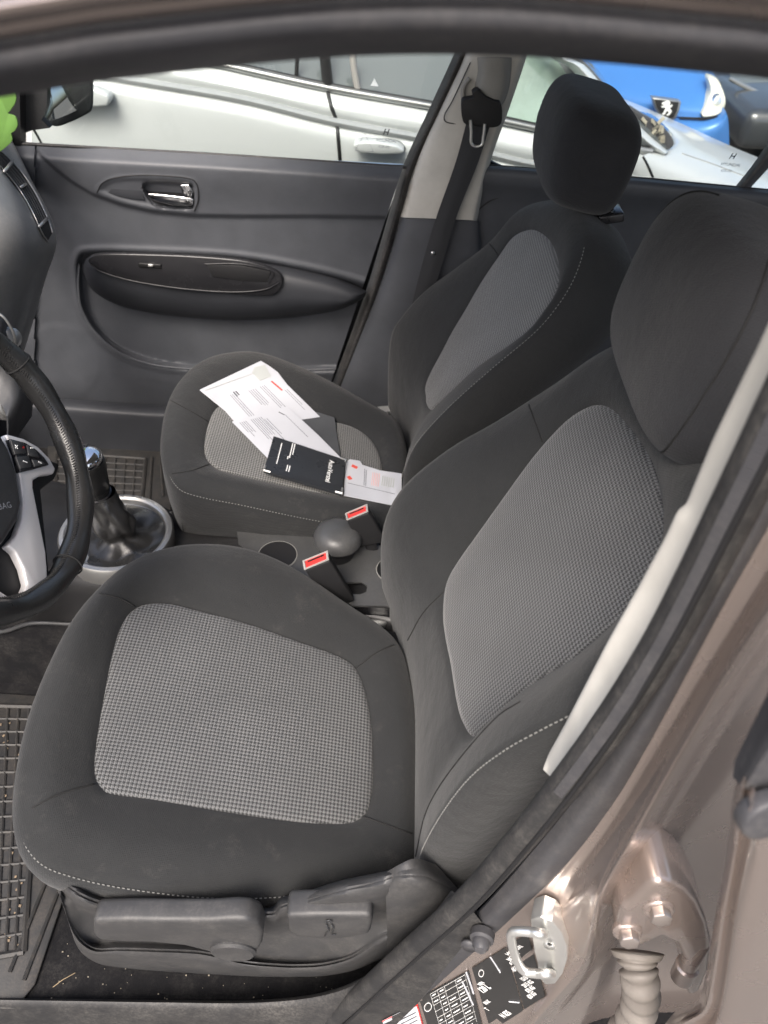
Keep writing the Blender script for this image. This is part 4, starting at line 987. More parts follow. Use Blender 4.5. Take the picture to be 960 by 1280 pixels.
for (a, b), (c, d) in [((3,216),(14,203)), ((46,284),(57,274)), ((24,236),(30,232))]: m.tube([DH(a, b, .004), DH(c, d, .004)], 0.003, 6)
m.build('vent_tabs', M['silver'], av, True)
# centre stack seen past the wheel: chrome bezels, knobs
cst = loft('centre_stack', [yv(c) for c in [[(-60,380,.80),(0,392,.82),(12,410,.82),(24,430,.82),(34,452,.80),(42,478,.78),(40,520,.74)], [(-60,400,.74),(-6,410,.76),(4,430,.76),(14,452,.75),(22,475,.73),(28,500,.71),(26,540,.69)], [(-60,480,.70),(-20,480,.7),(-12,490,.7),(-4,500,.69),(4,510,.68),(10,525,.66),(10,560,.64)]]], M['pl'], car, 40, 5, (-.004, .004, 0)); tag(cst, 'silver grey centre console stack with knobs')
for (px, py, y, r, h) in [(14,421,.79,.016,.018), (8,506,.70,.020,.022), (33,447,.775,.010,.01)]:
    lathe('knob', RY(px-4, py+2, y+.012), (0.75, -0.35, 0.35), [(r*1.15, 0), (r*1.15, h*.35), (r, h*.4), (r*.96, h*.9), (r*.8, h), (0, h*1.01)], M['silver'] if r > .012 else M['gloss'], cst, 28)
tube('bezel', [RY(a, b, .79) for a, b in [(-10,388),(4,396),(14,410),(19,424),(20,436)]], 0.0022, M['silver'], cst)
tube('bezel', [RY(a, b, .765) for a, b in [(20,440),(30,446),(38,458),(43,474),(42,488)]], 0.0024, M['silver'], cst)
# dark knee panel under the dash
m = MB(); m.box((-1.08, 0.66, 0.62), (0.02, 0, 0), (0, 0.62, 0), (-0.1, 0, 0.24)); m.build('lower_dashboard', M['dark'], car, False, 0.01)
tube('parcel_rail', [RY(a, b, .55) for a, b in [(-60,792),(0,790),(40,779),(95,780)]], 0.004, M['pl'], car)

# ================================================================ CENTRE CONSOLE
ZC = 0.49
body = loft('centre_console', [[RZ(a, b, z) for a, b, z in L] for L in [
 [(-40,590,.36),(40,596,.36),(110,612,.34),(190,628,.34),(240,650,.34),(330,672,.36),(500,690,.40)],
 [(-40,600,.52),(40,606,.50),(110,616,.47),(190,632,.46),(240,660,.45),(330,674,.46),(500,684,.46)],
 [(-40,650,.55),(40,660,.52),(110,680,.485),(165,690,.475),(240,686,.465),(330,686,.465),(500,700,.465)],
 [(-40,700,.54),(30,715,.51),(90,722,.48),(150,728,.465),(240,740,.455),(330,745,.455),(500,775,.455)],
 [(-40,720,.50),(20,770,.45),(80,775,.40),(150,780,.38),(240,785,.38),(330,790,.38),(500,800,.40)]]], M['console'], car, 60, 5, (0, 0, -0.003))
tag(body, 'charcoal plastic centre console between the seats')
gc = RZ(146, 666, 0.50)
ring = lathe('shift_surround', gc, (0.05, 0, 1), [(0.099, -0.03), (0.100, 0.0), (0.097, 0.005), (0.090, 0.006), (0.086, 0.003), (0.084, -0.006), (0.05, -0.012), (0, -0.012)], M['silver'], car, 64); tag(ring, 'silver oval ring around the gear lever boot')
gl = thing('gear_lever', tuple(gc), 'gear lever with chrome capped knob and creased black leather boot', 'gear lever')
T = RY(126, 612, gc.y+0.005); vs = []; fs = []; nu, nv = 72, 34
B0 = gc+V((0.012, -0.012, 0.0))
for i in range(nv+1):
    t = i/nv
    for j in range(nu):
        th = 2*math.pi*j/nu
        fl_ = max(0, 1-t/0.22)
        r = 0.023+0.016*(1-t)**1.2+0.043*fl_**1.5-0.010*math.exp(-((t-.24)/.10)**2)
        env_ = math.sin(math.pi*min(1, t*1.05+.03))
        fold = (0.17*math.sin(3*th+3.2*t+0.9)+0.12*abs(math.sin(2.5*th-5*t))+0.06*math.sin(8*th+14*t))*env_
        rr = r*(1+fold); q = max(0, (t-.12)/.88)
        c = (gc.lerp(B0, min(1, t/.15))).lerp(T, q**0.9)
        z = -0.006+0.010*min(1, t/.15)*0+0.006*math.sin(5*th+1)*t*(1-t)*2+0.004*math.sin(6*th)*fl_*(1-fl_)*3
        vs.append(c+V((math.cos(th)*rr, math.sin(th)*rr, z)))
for i in range(nv):
    for j in range(nu): fs.append((i*nu+j, i*nu+(j+1) % nu, (i+1)*nu+(j+1) % nu, (i+1)*nu+j))
boot = mk('boot', vs, fs, M['leather'], gl)
A_ = RY(122, 618, gc.y+.004); B_ = RY(103, 568, gc.y-.004); ax = (B_-A_)
L_ = ax.length
kn = lathe('knob', A_, ax, [(0.019, 0), (0.022, .06*L_), (0.023, .12*L_), (0.0225, .16*L_), (0.025, .2*L_), (0.028, .5*L_), (0.031, .75*L_), (0.030, .84*L_)], M['leather'], gl, 32)
lathe('knob_cap', A_, ax, [(0.0290, .86*L_), (0.0300, .89*L_), (0.0292, .95*L_), (0.026, 1.0*L_), (0.016, 1.04*L_), (0, 1.05*L_)], M['chrome'], kn, 32)
lathe('knob_collar', A_, ax, [(0.0205, -.02*L_), (0.0245, 0), (0.0245, .05*L_), (0.0205, .07*L_)], M['gloss'], kn, 32)
# cup holder tray with holes
ZT = 0.485
outer = [RZ(a, b, ZT) for a, b in [(296,664),(330,668),(420,672),(500,686),(500,762),(482,757),(440,757),(405,735),(350,712),(318,694),(298,680)]]
def circ(px, py, r, z=ZT, n=32): 
    c = RZ(px, py, z); return [c+V((math.cos(2*math.pi*k/n)*r, math.sin(2*math.pi*k/n)*r, 0)) for k in range(n)]
h1 = circ(347, 694, 0.034); h3 = circ(492, 712, 0.030)
sl = [RZ(a, b, ZT) for a, b in [(430,728),(452,727),(459,732),(458,740),(450,743),(432,742)]]
tray = plate('cup_tray', outer, [h1, sl], V((0, 0, -0.004)), M['tray'], body); tag(tray, 'charcoal cup holder tray between the buckles')
lathe('cup_holder', RZ(347, 694, ZT), (0, 0, -1), [(0.034, -.0015), (0.0335, .05), (0.0, .051)], M['dark'], tray, 40)
m = MB(); P = circ(347, 694, 0.0345, ZT+.0006, 48); m.tube(P, 0.0012, 6, True); P = circ(492, 712, 0.0305, ZT+.0006, 40); m.tube(P, 0.001, 6, True); m.build('holder_rims', M['adj'], tray, True)
m = MB(); m.cyl(RZ(492, 712, ZT+.0005), (0, 0, 1), 0.030, 0.0006, 40); m.build('rear_cup_holder', M['black'], tray)
ash = lathe('ashtray', RZ(421, 700, ZT-.02), (0.03, 0, 1), [(0.031, 0), (0.032, .045), (0.040, .048), (0.0425, .053), (0.0425, .060), (0.039, .070), (0.030, .078), (0.022, .081), (0, .082)], M['dark'], None, 48)
WORLD_A = ash; tag(ash, 'round domed black ashtray standing in the cup holder', 'ashtray')
lathe('lid', RZ(421, 700, ZT-.02)+V((0, 0, 0.0)), (0.03, 0, 1), [(0.0430, .0535), (0.0428, .060), (0.0392, .0703), (0.0302, .0783), (0.0222, .0813), (0, .0823)], M['tray'], ash, 48)
loft('console_end', [[RZ(a, b, z) for a, b, z in L] for L in [[(432,756,.485),(470,758,.485),(500,762,.485)], [(430,760,.47),(470,763,.47),(500,768,.47)], [(425,790,.40),(470,792,.40),(500,796,.40)]]], M['gloss'], body, 16, 4)
prism('handbrake_tip', [RZ(a, b, .45) for a, b in [(455,778),(478,762),(490,765),(490,775),(470,786)]], V((0, 0, -0.012)), M['silver'], car, 0.003)
# dark filler between seats and tunnel
m = MB(); m.box((0.0, 0.63, 0.40), (0.32, 0, 0), (0, 0.035, 0), (0, 0, 0.03)); m.build('console_base', M['dark'], body)

# ================================================================ FLOOR MATS
def mat_grid(name, quad, nx, ny, label, border):
    """rubber mat: rim sheet and a lattice of ribs, on the carpet"""
    P = [RZ(a, b, 0.203) for a, b in quad]
    t = prism(name, P, V((0, 0, 0.004)), M['mat'], None, 0.0015); tag(t, label, 'floor mat', 'rubber floor mats')
    B = [RZ(a, b, 0.208) for a, b in border]
    m = MB()
    def bl(s, q): return (B[0]*(1-s)+B[1]*s)*(1-q)+(B[3]*(1-s)+B[2]*s)*q
    for i in range(nx+1):
        a, b = bl(i/nx, 0), bl(i/nx, 1); m.tube([a, b], 0.0028 if i not in (0, nx) else 0.005, 6)
    for j in range(ny+1):
        a, b = bl(0, j/ny), bl(1, j/ny); m.tube([a, b], 0.0028 if j not in (0, ny) else 0.005, 6)
    m.build('rib_grid', M['mat'], t)
    return t
t = mat_grid('floor_mat', [(-120,860),(62,872),(88,1100),(44,1232),(20,1262),(-120,1262)], 12, 16, 'ribbed black rubber mat in front of the driver seat, dusty with sand', [(-110,880),(50,884),(30,1190),(-110,1215)])
m = MB()
for L in ([(66,880),(80,1095),(30,1225)], [(56,880),(62,1090),(12,1215)]): m.tube([RZ(a, b, .209) for a, b in L], 0.003, 6)
m.build('rim_ribs', M['mat'], t)
m = MB()
for k in range(30):
    c = RZ(random.uniform(0, 30), random.uniform(900, 1190), 0.209); s = random.uniform(.001, .002); m.box(c, (s, 0, 0), (0, s, 0), (0, 0, s*.4))
tag(m.build('sand', simple('sand', (0.2, 0.15, 0.1), 0.95), t), kind='stuff')
t = mat_grid('floor_mat', [(60,556),(206,566),(214,640),(190,668),(60,668)], 9, 8, 'ribbed rubber mat beyond the gear lever, before the passenger seat', [(70,566),(182,574),(176,640),(70,640)])
m = MB()
for L in ([(190,572),(186,640)], [(200,570),(204,620)]): m.tube([RZ(a, b, .209) for a, b in L], 0.003, 6)
m.build('rim_ribs', M['mat'], t)

# ================================================================ PAPERS on the passenger seat
def CH(px, py, l):
    h = hit(bpc_all, px, py, l)
    return h if h is not None else RP(px, py, nC, pC+nC*l)
class Two:
    def __init__(s, *b): s.b = b
    def ray_cast(s, o, d):
        best = (None,)*4; bd_ = 1e9
        for t in s.b:
            r = t.ray_cast(o, d)
            if r[0] is not None and r[3] < bd_: best = r; bd_ = r[3]
        return best
bpc_all = Two(bpc, bvh(pcins))
def hs0(px, py):
    d = ray(px, py); r = bpc_all.ray_cast(CAM, d.normalized())
    if r[0] is None: return None
    return (r[0]-pC).dot(nC)
_hc = {}
def hs(px, py):
    k = (round(px/4), round(py/4))
    if k not in _hc:
        v = [hs0(px+dx, py+dy) for dx in (-16, 0, 16) for dy in (-11, 0, 11)]; v = [x for x in v if x is not None and -0.02 < x < 0.04]
        _hc[k] = sum(v)/len(v) if v else 0.0
    return _hc[k]
def hsi(px, py):
    x0, y0 = math.floor(px/8)*8, math.floor(py/8)*8; u, v = (px-x0)/8, (py-y0)/8
    return (hs(x0, y0)*(1-u)+hs(x0+8, y0)*u)*(1-v)+(hs(x0, y0+8)*(1-u)+hs(x0+8, y0+8)*u)*v
def LP(px, py, l): return RP(px, py, nC, pC+nC*(hsi(px, py)+l))
def flat_on(name, out, l, mat, parent=None, th=0.0008, cuts=3):
    """thin sheet with the given outline lying on the seat, following it gently"""
    bm = bmesh.new(); f = bm.faces.new([bm.verts.new((a, b, 0)) for a, b in out])
    bmesh.ops.triangulate(bm, faces=bm.faces[:])
    for _ in range(cuts): bmesh.ops.subdivide_edges(bm, edges=bm.edges[:], cuts=1, use_grid_fill=True)
    bmesh.ops.triangulate(bm, faces=bm.faces[:])
    bm.verts.index_update(); n = len(bm.verts)
    top = [LP(v.co.x, v.co.y, l) for v in bm.verts]; vs = top+[p-nC*th for p in top]
    fs = [tuple(v.index for v in f.verts) for f in bm.faces]; fs += [tuple(k+n for k in reversed(f)) for f in fs]
    for e in bm.edges:
        if len(e.link_faces) == 1: i, j = e.verts[0].index, e.verts[1].index; fs.append((i, j, j+n, i+n))
    bm.free()
    return auto(mk(name, vs, fs, mat, parent), 40)
def pr(Q, segs, l, mat, parent, name, r=0.0004):
    m = MB()
    for s0, t0, s1, t1 in segs:
        P = [LP(*sub(Q, s0+(s1-s0)*k/3, t0+(t1-t0)*k/3), l) for k in range(4)]
        for pa, pb_ in zip(P, P[1:]):
            sd = (pb_-pa).normalized().cross(nC)*r
            m.prism([pa-sd, pb_-sd, pb_+sd, pa+sd], nC*0.0003)
    return m.build(name, mat, parent)
# open envelope
Qe = [(250,487),(324,452),(402,520),(310,535)]
env = flat_on('envelope', [(250,487),(326,451),(336,457),(347,465),(367,491),(398,520),(360,528),(305,540),(282,513)], 0.004, M['paper'], None, 0.002); tag(env, 'white window envelope with a sheet on top, leftmost of the papers on the passenger seat', 'envelope')
flat_on('envelope_window', [(318,459),(331,456),(339,470),(325,476),(315,466)], 0.0046, M['window'], env, 0.0003, 1)
pr([(250,487),(326,451),(398,520),(305,540)], [(.04, .05, .80, .12), (.90, .1, .96, .9)], .0044, M['window'], env, 'fold_line', 0.0007)
Qa = [(275,492),(348,470),(400,521),(312,534)]
lt = flat_on('letter', Qa, 0.0056, M['paper'], None, 0.0005); tag(lt, 'printed white letter with a red mark, lying on the envelope', 'paper')
def para(Q, rows_, s0, t0, t1, dens=1.0):
    out = []
    for k in range(rows_):
        s = s0+k*0.035
        out.append((s, t0, s, t0+(t1-t0)*random.uniform(.55, 1)))
    return out
segs = para(Qa, 3, .12, .1, .85)+para(Qa, 4, .42, .12, .6)+para(Qa, 3, .62, .1, .95)+para(Qa, 2, .9, .3, .95)
pr(Qa, segs, 0.0058, M['ink'], lt, 'print', 0.0006)
pr(Qa, [(.20, .05, .20, .18), (.24, .05, .24, .16)], 0.0058, M['inkd'], lt, 'stamp', 0.0014)
pr(Qa, [(.84, .06, .86, .30)], 0.0058, M['rink'], lt, 'red_logo', 0.0022)
fo = flat_on('folder', [(352,508),(372,510),(400,516),(418,522),(425,568),(420,582),(360,560)], 0.004, M['folder'], None, 0.003); tag(fo, 'dark grey plastic folder under the letters', 'folder')
Qb = [(290,527),(360,506),(432,576),(356,612)]
lb_ = flat_on('letter', [(290,527),(359,508),(396,542),(427,573),(400,582),(334,572)], 0.0085, M['paper'], None, 0.0006); tag(lb_, 'white printed letter partly under the black wallet', 'paper')
Qb = [(290,527),(359,508),(427,573),(345,590)]
segs = para(Qb, 4, .1, .05, .35)+para(Qb, 6, .30, .05, .5)+[(.5, .1, .5, .55), (.54, .1, .54, .4), (.85, .12, .85, .55)]
pr(Qb, segs, 0.0088, M['ink'], lb_, 'print', 0.0006)
pr(Qb, [(.8, .05, .84, .12)], 0.0088, M['inkd'], lb_, 'logo', 0.0012)
# black wallet
Qw = [(342,545),(432,575),(427,617),(330,588)]
wal = flat_on('document_wallet', Qw, 0.015, M['wallet'], None, 0.006); tag(wal, 'shiny black document wallet with white lettering and metal corners', 'wallet')
o = LP(416, 576, .0158); ex = (LP(409, 611, .0158)-o).normalized(); ey = nC.cross(ex)
m = MB(); m.add(*text_mesh('AutoVerstel', 0.0135, o-ey*0.006, ex, ey, 0.0003, bold=0.012)); m.build('lettering', M['whitei'], wal)
segw = []
pr(Qw, [(.13, .12, .13, .72), (.27, .02, .27, .45), (.25, .42, .25, .5), (.30, .02, .30, .34), (.27, .66, .27, .84), (.30, .66, .30, .84)], .0153, M['whitei'], wal, 'print', 0.0009)
for q in ([(.0, .86), (.0, 1.0), (.08, 1.0)], [(.92, 1.0), (1.0, 1.0), (1.0, .84)], [(.93, .0), (1.0, .0), (1.0, .06)]):
    tube('metal_corner', [LP(*sub(Qw, *s), .0145) for s in q], 0.0022, M['steel'], wal, 6, sp=0)
# white slip with red print
slp = flat_on('service_slip', [(432,578),(437,574),(450,576),(453,581),(475,588),(502,592),(502,618),(495,632),(430,619)], 0.008, M['paper'], None, 0.0015); tag(slp, 'creased white slip with red print, right of the wallet', 'paper')
Qs = [(433,577),(503,592),(500,632),(430,619)]
pr(Qs, [(.1, .08, .2, .12), (.05, .42, .1, .5)], 0.0083, M['rink'], slp, 'red_patch', 0.004)
pr(Qs, [(.48+.03*k, .15, .47+.03*k, .55) for k in range(5)], 0.0083, M['pink'], slp, 'red_print', 0.0006)
pr(Qs, [(.05, .62, .98, .68), (.33, .1, .34, .6), (.36, .12, .37, .6)], 0.0083, M['ink'], slp, 'fold_line', 0.0006)
pr(Qs, [(.66+.04*k, .2, .65+.04*k, .5) for k in range(6)], 0.0083, M['window'], slp, 'print', 0.0012)

# ================================================================ green tag at the windscreen
gt = prism('cardboard_tag', [RY(a, b, 1.18) for a, b in sm([(-60,60),(-10,80),(15,110),(20,125),(13,138),(10,142),(19,146),(22,156),(18,164),(14,167),(15,176),(6,185),(-2,190),(-10,180),(-60,190)], 4)], V((0.0, 0.004, 0)), M['green'], None, 0.001); tag(gt, 'bright green scalloped card hanging by the windscreen corner', 'card')
# ================================================================ OUTSIDE
def dense(f, n=60): return f
g = MB(); g.box((0, 20, -0.06), (150, 0, 0), (0, 150, 0), (0, 0, 0.06)); tag(g.build('ground', M['asphalt'], None), kind='structure')
# ---- silver-white car alongside, nose to the right
YS = 2.15
wc = thing('car', (0.3, 2.9, 0.0), 'silver white car parked alongside, seen through the passenger windows', 'car', 'parked cars outside')
st_t = [(-150,36),(0,64),(80,80),(160,95),(300,119),(415,147),(545,172),(660,200),(760,214),(830,222)]
st_b = [(-150,46),(0,74),(80,90),(160,105),(300,129),(415,157),(545,181),(660,209),(760,220),(830,226)]
bl_ = [(-150,-10),(0,22),(80,40),(180,61),(270,80),(410,110),(550,136),(640,155),(740,176),(815,190)]
bodyw = loft('body', [
 yl([(-150,420),(200,430),(500,440),(817,450)], YS+.06), yl([(-150,330),(200,345),(500,360),(817,375)], YS+.0), yl([(-150,230),(200,245),(500,262),(817,278)], YS-.04),
 yl([(a, b+30) for a, b in st_b], YS-.045), yl([(a, b+6) for a, b in st_b], YS-.035), yl(st_b, YS-.02), yl(st_t, YS-.008), yl([(a, b-8) for a, b in st_t], YS-.012),
 yl([(a, (b+d)/2) for (a, b), (c, d) in zip(bl_, st_t)], YS-.005), yl(bl_, YS+.03)], M['white'], wc, 90, 4, (0, .02, 0))
tag(bodyw, 'silver white side panels')
loft('crease_shade', [yl(st_b, YS-.028), yl([(a, (b+d)/2) for (a, b), (c, d) in zip(st_b, st_t)], YS-.034), yl(st_t, YS-.02)], M['soft_grey'], bodyw, 60, 3, (0, .004, 0))  # grey strip with the shade of a body crease put into its colour
bwc = bvh(bodyw)
def gap(L, r=0.006, name='panel_gap', mat='black'):
    m = MB(); P = line_on(bwc, L, 30, 0.0)
    if len(P) > 2: m.tube(P, r, 6); m.build(name, M[mat], bodyw, True)
gap([(408,106),(413,130),(420,150),(423,175),(425,200)]); gap([(38,155),(44,165),(52,180),(56,195)], .004)
tube('window_trim', yl([(-150,-14),(0,18),(180,58),(270,79),(410,110),(550,135),(640,154),(740,176),(815,190)], YS+.02), 0.010, M['silver'], bodyw, 8)
tube('window_rubber', yl([(0,14),(180,55),(270,75),(410,106),(550,131),(640,150),(740,172),(812,186)], YS+.025), 0.007, M['black'], bodyw, 8)
gl1 = loft('side_window', [yl([(180,56),(270,79),(410,109),(550,135),(640,154),(800,186)], YS+.03), yl([(180,-60),(270,-40),(410,-20),(550,0),(640,20),(740,80)], YS+.25)], M['cglass'], wc, 30, 6)
tag(gl1, 'dark side windows')
gw = loft('front_window', [yl([(618,149),(640,153),(700,166),(748,176)], YS+.024), yl([(640,60),(655,60),(690,70),(720,110)], YS+.12)], M['gglass'], gl1, 20, 5)
tube('window_post', yl([(372,60),(371,84),(370,100)], YS+.03), 0.006, M['black'], gl1)
tube('window_post', yl([(404,40),(406,70),(410,108)], YS+.03), 0.016, M['black'], gl1)
tube('window_post', yl([(440,60),(443,90),(448,116)], YS+.03), 0.010, M['greyp'], gl1)
m = MB(); m.prism(yl([(463,107),(468,98),(473,108)], YS+.02), V((0, .002, 0))); m.build('glass_label', M['paper'], gl1)
# A-pillar, windscreen corner
loft('windscreen_post', [yl(L, y) for L, y in [([(650,20),(690,72),(712,85),(760,140),(800,180),(826,196)], YS+.05), ([(662,20),(700,70),(725,85),(768,135),(806,174),(832,192)], YS+.02), ([(672,20),(712,70),(735,86),(776,134),(812,170),(836,190)], YS+.05)]], M['white'], wc, 40, 4, (0, .01, 0))
ws_ = loft('windscreen', [yl(L, y) for L, y in [([(706,62),(728,85),(776,135),(806,165),(832,190)], YS+.06), ([(712,62),(736,82),(780,128),(812,148),(840,178)], YS+.18), ([(720,62),(745,84),(782,133),(815,143),(842,168)], YS+.35)]], M['cglass'], wc, 30, 4)
# wiper cowl and bonnet
hood = loft('bonnet', [yl(L, y) for L, y in [
 ([(800,236),(817,252),(880,262),(960,275),(1060,290)], YS-.02),
 ([(790,205),(817,226),(880,240),(960,255),(1060,270)], YS-.03),
 ([(810,192),(840,205),(890,222),(960,240),(1060,256)], YS+.0),
 ([(826,190),(850,186),(890,200),(950,222),(1060,246)], YS+.12),
 ([(838,182),(850,170),(890,186),(950,212),(1060,242)], YS+.30),
 ([(800,148),(826,150),(880,172),(950,204),(1060,240)], YS+.55),
 ([(735,112),(790,130),(860,160),(950,200),(1060,238)], YS+.85),
 ([(720,104),(780,124),(850,154),(945,196),(1060,236)], YS+1.0),
 ([(722,112),(782,132),(852,162),(945,204),(1060,244)], YS+1.05)]], M['white'], wc, 60, 5, (0, .01, -.01))
tag(hood, 'silver white bonnet and wing')
bh = bvh(hood)
def gh(L, r, mat='black', name='panel_gap', lift=0.0):
    m = MB(); P = line_on(bh, L, 24, lift)
    if len(P) > 2: m.tube(P, r, 6); m.build(name, M[mat], hood, True)
gh([(800,190),(806,200),(812,212),(817,224)], .004); gh([(852,192),(890,205),(940,224)], .003, 'soft_grey')
cw = prism('wiper_cowl', [RY(a, b, YS+.10) for a, b in sm([(785,134),(806,145),(828,158),(840,172),(842,182),(834,188),(822,189),(806,170)], 3)], V((0.0, .03, 0)), M['rubber2'], wc, 0.006); tag(cw, 'dark wiper cowl with dry leaves')
m = MB()
for k in range(26):
    px, py = random.uniform(800, 830), random.uniform(150, 182); c = RY(px, py, YS+.095); s = random.uniform(.004, .012)
    a = random.uniform(0, 6); m.box(c, (s*math.cos(a), 0, s*math.sin(a)), (-s*.4*math.sin(a), .002, s*.4*math.cos(a)), (0, .001, 0))
tag(m.build('dry_leaves', simple('leaf_litter', (0.35, 0.32, 0.25), 0.9, var=.4, sc=60), cw), kind='stuff')
# door handles
for L in ([(441,183),(446,178),(456,177),(475,178),(495,182),(506,188),(503,193),(480,194),(450,192)], [(60,125),(112,111),(118,112),(135,119),(137,125),(134,133),(120,134),(60,136)]):
    h_ = prism('door_handle', [RY(a, b, YS-.10) for a, b in L], V((0, .05, 0)), M['white'], wc, 0.008, 3)
loft('handle_cup', [yl([(464,176),(480,172),(500,176),(508,186)], YS-.055), yl([(468,186),(482,188),(500,190),(506,190)], YS-.050)], M['soft_grey'], wc, 12, 3)
# roof, far side, wheels so that it stands
m = MB(); m.box((-0.5, 3.0, 1.22), (0.8, 0, 0), (0, 0.45, 0), (0, 0, 0.02)); m.box((-0.3, 3.0, 0.4), (1.0, 0, 0), (0, 0.5, 0), (0, 0, 0.1)); m.build('shell', M['white'], wc, False, 0.05, 3)
for x in (-1.2, 1.3):
    for y in (2.35, 3.0):
        lathe('wheel', (x, y-.1, .25), (0, 1, 0), [(0.0, -.01), (.15, 0), (.24, .01), (.25, .04), (.25, .18), (.23, .2), (0, .2)], M['rubber'], wc, 32)

# ---- blue car facing the camera
YBL = 3.5
bc_ = thing('car', (1.3, 4.6, 0.0), 'blue car with a black lion badge on its nose, beyond the silver bonnet', 'car', 'parked cars outside')
nose = loft('bonnet', [yl(L, y) for L, y in [
 ([(690,90),(740,110),(800,140),(850,146),(880,147),(894,144)], YBL+.0),
 ([(685,75),(738,96),(800,122),(850,132),(880,134),(897,134)], YBL+.02),
 ([(690,55),(735,78),(800,95),(850,108),(885,112),(901,118)], YBL+.12),
 ([(690,20),(735,50),(800,60),(850,70),(880,82),(895,98)], YBL+.30),
 ([(700,-20),(740,0),(800,10),(850,20),(875,40),(888,80)], YBL+.5)]], M['blue'], bc_, 50, 6, (0, .02, -.02)); tag(nose, 'glossy blue bonnet')
loft('bumper', [yl(L, y) for L, y in [
 ([(700,130),(780,146),(850,149),(880,150),(897,144),(904,134)], YBL-.01),
 ([(700,150),(780,165),(850,166),(880,166),(900,156),(908,142)], YBL-.06),
 ([(700,200),(780,210),(850,210),(884,205),(903,186),(911,160)], YBL-.05),
 ([(700,300),(780,300),(850,300),(884,290),(903,270),(912,230)], YBL-.0)]], M['blue'], bc_, 40, 6, (0, .02, 0))
hl = prism('headlamp', [RY(a, b, YBL-.03+(146-b)*.0022) for a, b in sm([(877,146),(884,130),(889,114),(886,97),(897,99),(904,112),(908,127),(904,139),(895,145)], 3)], V((0, .08, 0)), M['lamp'], bc_, 0.012, 3); tag(hl, 'clear yellowed headlamp')
lathe('lamp_bowl', RY(896, 126, YBL+.015), (0, -1, .3), [(.03, -.01), (.022, .0), (.018, .012), (0, .014)], M['chrome'], hl, 20)
prism('shadow_gap', [RY(a, b, YBL-.02) for a, b in [(850,146.5),(880,147.5),(897,144.5),(897,147),(880,150),(850,149)]], V((0, .01, 0)), M['black'], bc_)
bad = prism('badge', [RY(a, b, YBL-.07) for a, b in [(815,122),(852,127),(850,137),(845,149),(835,152),(824,146),(818,134)]], V((0, .05, 0)), M['silver'], bc_, 0.006); tag(bad, 'black shield badge with white rampant lion')
prism('shield', [RY(a, b, YBL-.073) for a, b in [(818,124),(848.5,128),(846,139),(842,146.5),(835,149),(827,143.5),(821,134)]], V((0, .01, 0)), M['black'], bad, 0.0)
lion = [(829,128),(832,126.6),(835,125.5),(837.5,127),(838,129.5),(836.8,131),(838.5,132),(840,130.5),(840.8,132),(839.2,134),(837.5,135),(838.6,137.2),(840,139),(838.8,141),(836.6,143.8),(834,144.6),(833.2,143.6),(835.4,142),(836,140),(834.2,138.4),(832.4,140.2),(831.2,143),(828.2,143.6),(827.6,142.2),(829.6,141),(830.4,138.4),(831.8,136),(831,134),(828.6,134.8),(826.8,134),(826.4,132.8),(828.6,132.6),(830.6,131.6),(828.2,130.6),(827,129.4)]
prism('lion_emblem', [RY(a, b, YBL-.076) for a, b in lion], V((0, .004, 0)), M['whitei'], bad)
m = MB(); m.box((0.9, 4.7, .35), (.6, 0, 0), (0, .7, 0), (0, 0, .12)); m.build('shell', M['blue'], bc_, False, .06, 3)
for x in (.3, 1.05): lathe('wheel', (x-.1, 4.7, .3), (1, 0, 0), [(0.0, -.01), (.29, .01), (.30, .18), (0, .2)], M['rubber'], bc_, 32)

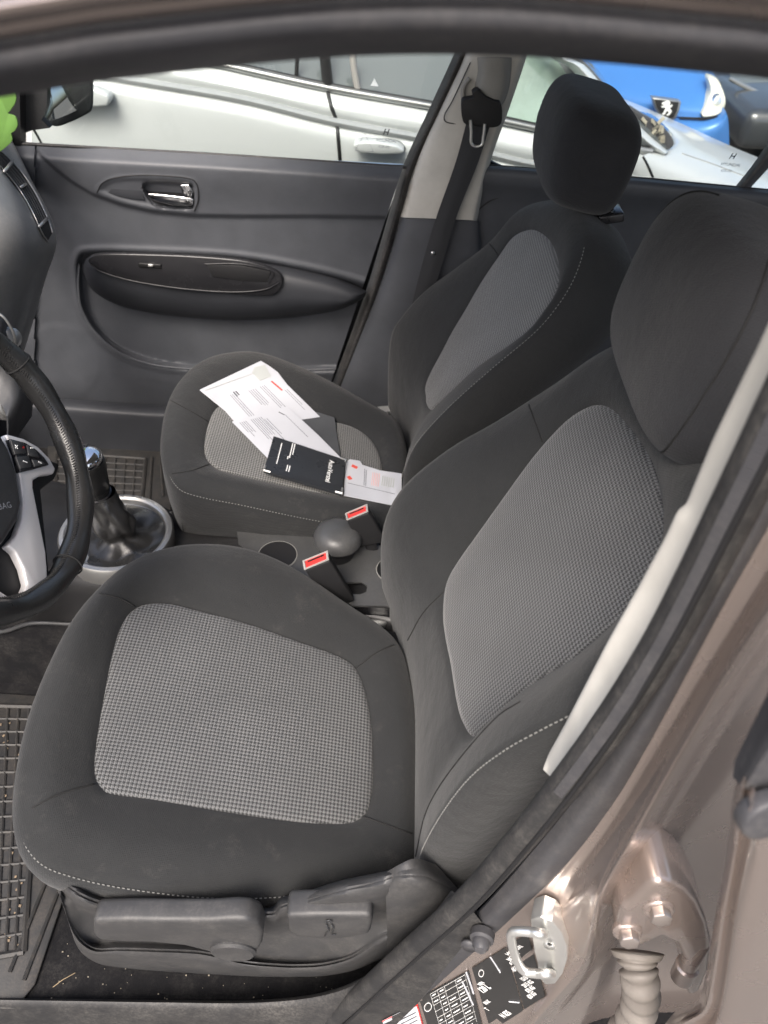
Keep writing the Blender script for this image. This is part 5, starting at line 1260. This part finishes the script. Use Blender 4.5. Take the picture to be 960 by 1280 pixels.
# ---- dark car to the right of the blue one
dc = thing('car', (2.9, 4.2, 0.0), 'dark grey car at the right edge beyond the silver bonnet', 'car', 'parked cars outside')
loft('body', [yl(L, y) for L, y in [([(895,300),(960,320),(1060,330),(1200,340)], 4.3), ([(880,190),(960,225),(1060,250),(1200,260)], 4.3), ([(905,150),(960,180),(1060,200),(1200,220)], 4.4), ([(900,105),(960,125),(1060,140),(1200,160)], 4.55), ([(885,90),(960,108),(1060,120),(1200,140)], 4.7), ([(880,40),(960,50),(1060,60),(1200,80)], 5.1)]], M['dgrey'], dc, 40, 6, (0, .02, 0))
loft('windscreen', [yl(L, y) for L, y in [([(915,104),(960,118),(1060,135)], 4.5), ([(905,60),(960,70),(1060,85)], 4.8)]], M['cglass'], dc, 20, 4)
tube('wing_crease', yl([(912,98),(935,110),(975,130)], 4.4), .012, M['silver'], dc)
m = MB(); m.box((2.5, 4.6, .3), (.7, 0, 0), (0, .6, 0), (0, 0, .1)); m.build('shell', M['dgrey'], dc, False, .06, 3)
for x in (2.3, 3.1): lathe('wheel', (x-.1, 5.0, .25), (1, 0, 0), [(0.0, -.01), (.24, .01), (.25, .18), (0, .2)], M['rubber'], dc, 32)

# ================================================================ LIGHT
w = bpy.data.worlds.new('World'); SC.world = w; w.use_nodes = True; nt = w.node_tree; bg = nt.nodes['Background']
sky = nt.nodes.new('ShaderNodeTexSky'); sky.sky_type = 'NISHITA'; sky.sun_disc = False
EL, AZ = R(52), R(200)
sky.sun_elevation = EL; sky.sun_rotation = AZ; sky.air_density = 1.0; sky.dust_density = 6.0; sky.ozone_density = 1.0
nt.links.new(sky.outputs[0], bg.inputs[0]); bg.inputs[1].default_value = 0.15
sd = V((math.sin(AZ)*math.cos(EL), math.cos(AZ)*math.cos(EL), math.sin(EL)))
su_ = bpy.data.lights.new('sun', 'SUN'); su_.energy = 1.5; su_.angle = R(25); su_.color = (1, .975, .95)
so = bpy.data.objects.new('sun', su_); COL.objects.link(so); so.rotation_euler = sd.to_track_quat('Z', 'Y').to_euler(); so.location = sd*10
SC.view_settings.view_transform = 'Standard'; SC.view_settings.look = 'None'; SC.view_settings.exposure = 1.15; SC.view_settings.gamma = 1
SC.cycles.max_bounces = 8; SC.cycles.diffuse_bounces = 4; SC.cycles.transparent_max_bounces = 12

# nothing sits deeper than thing > part > sub-part
def chain(o):
    c = [o]
    while c[-1].parent is not None: c.append(c[-1].parent)
    return c[::-1]
for _ in range(4):
    for o in list(SC.objects):
        c = chain(o)
        if len(c) > 3:
            o.parent = c[1]; o.location = WORLD[o]-WORLD[c[1]]
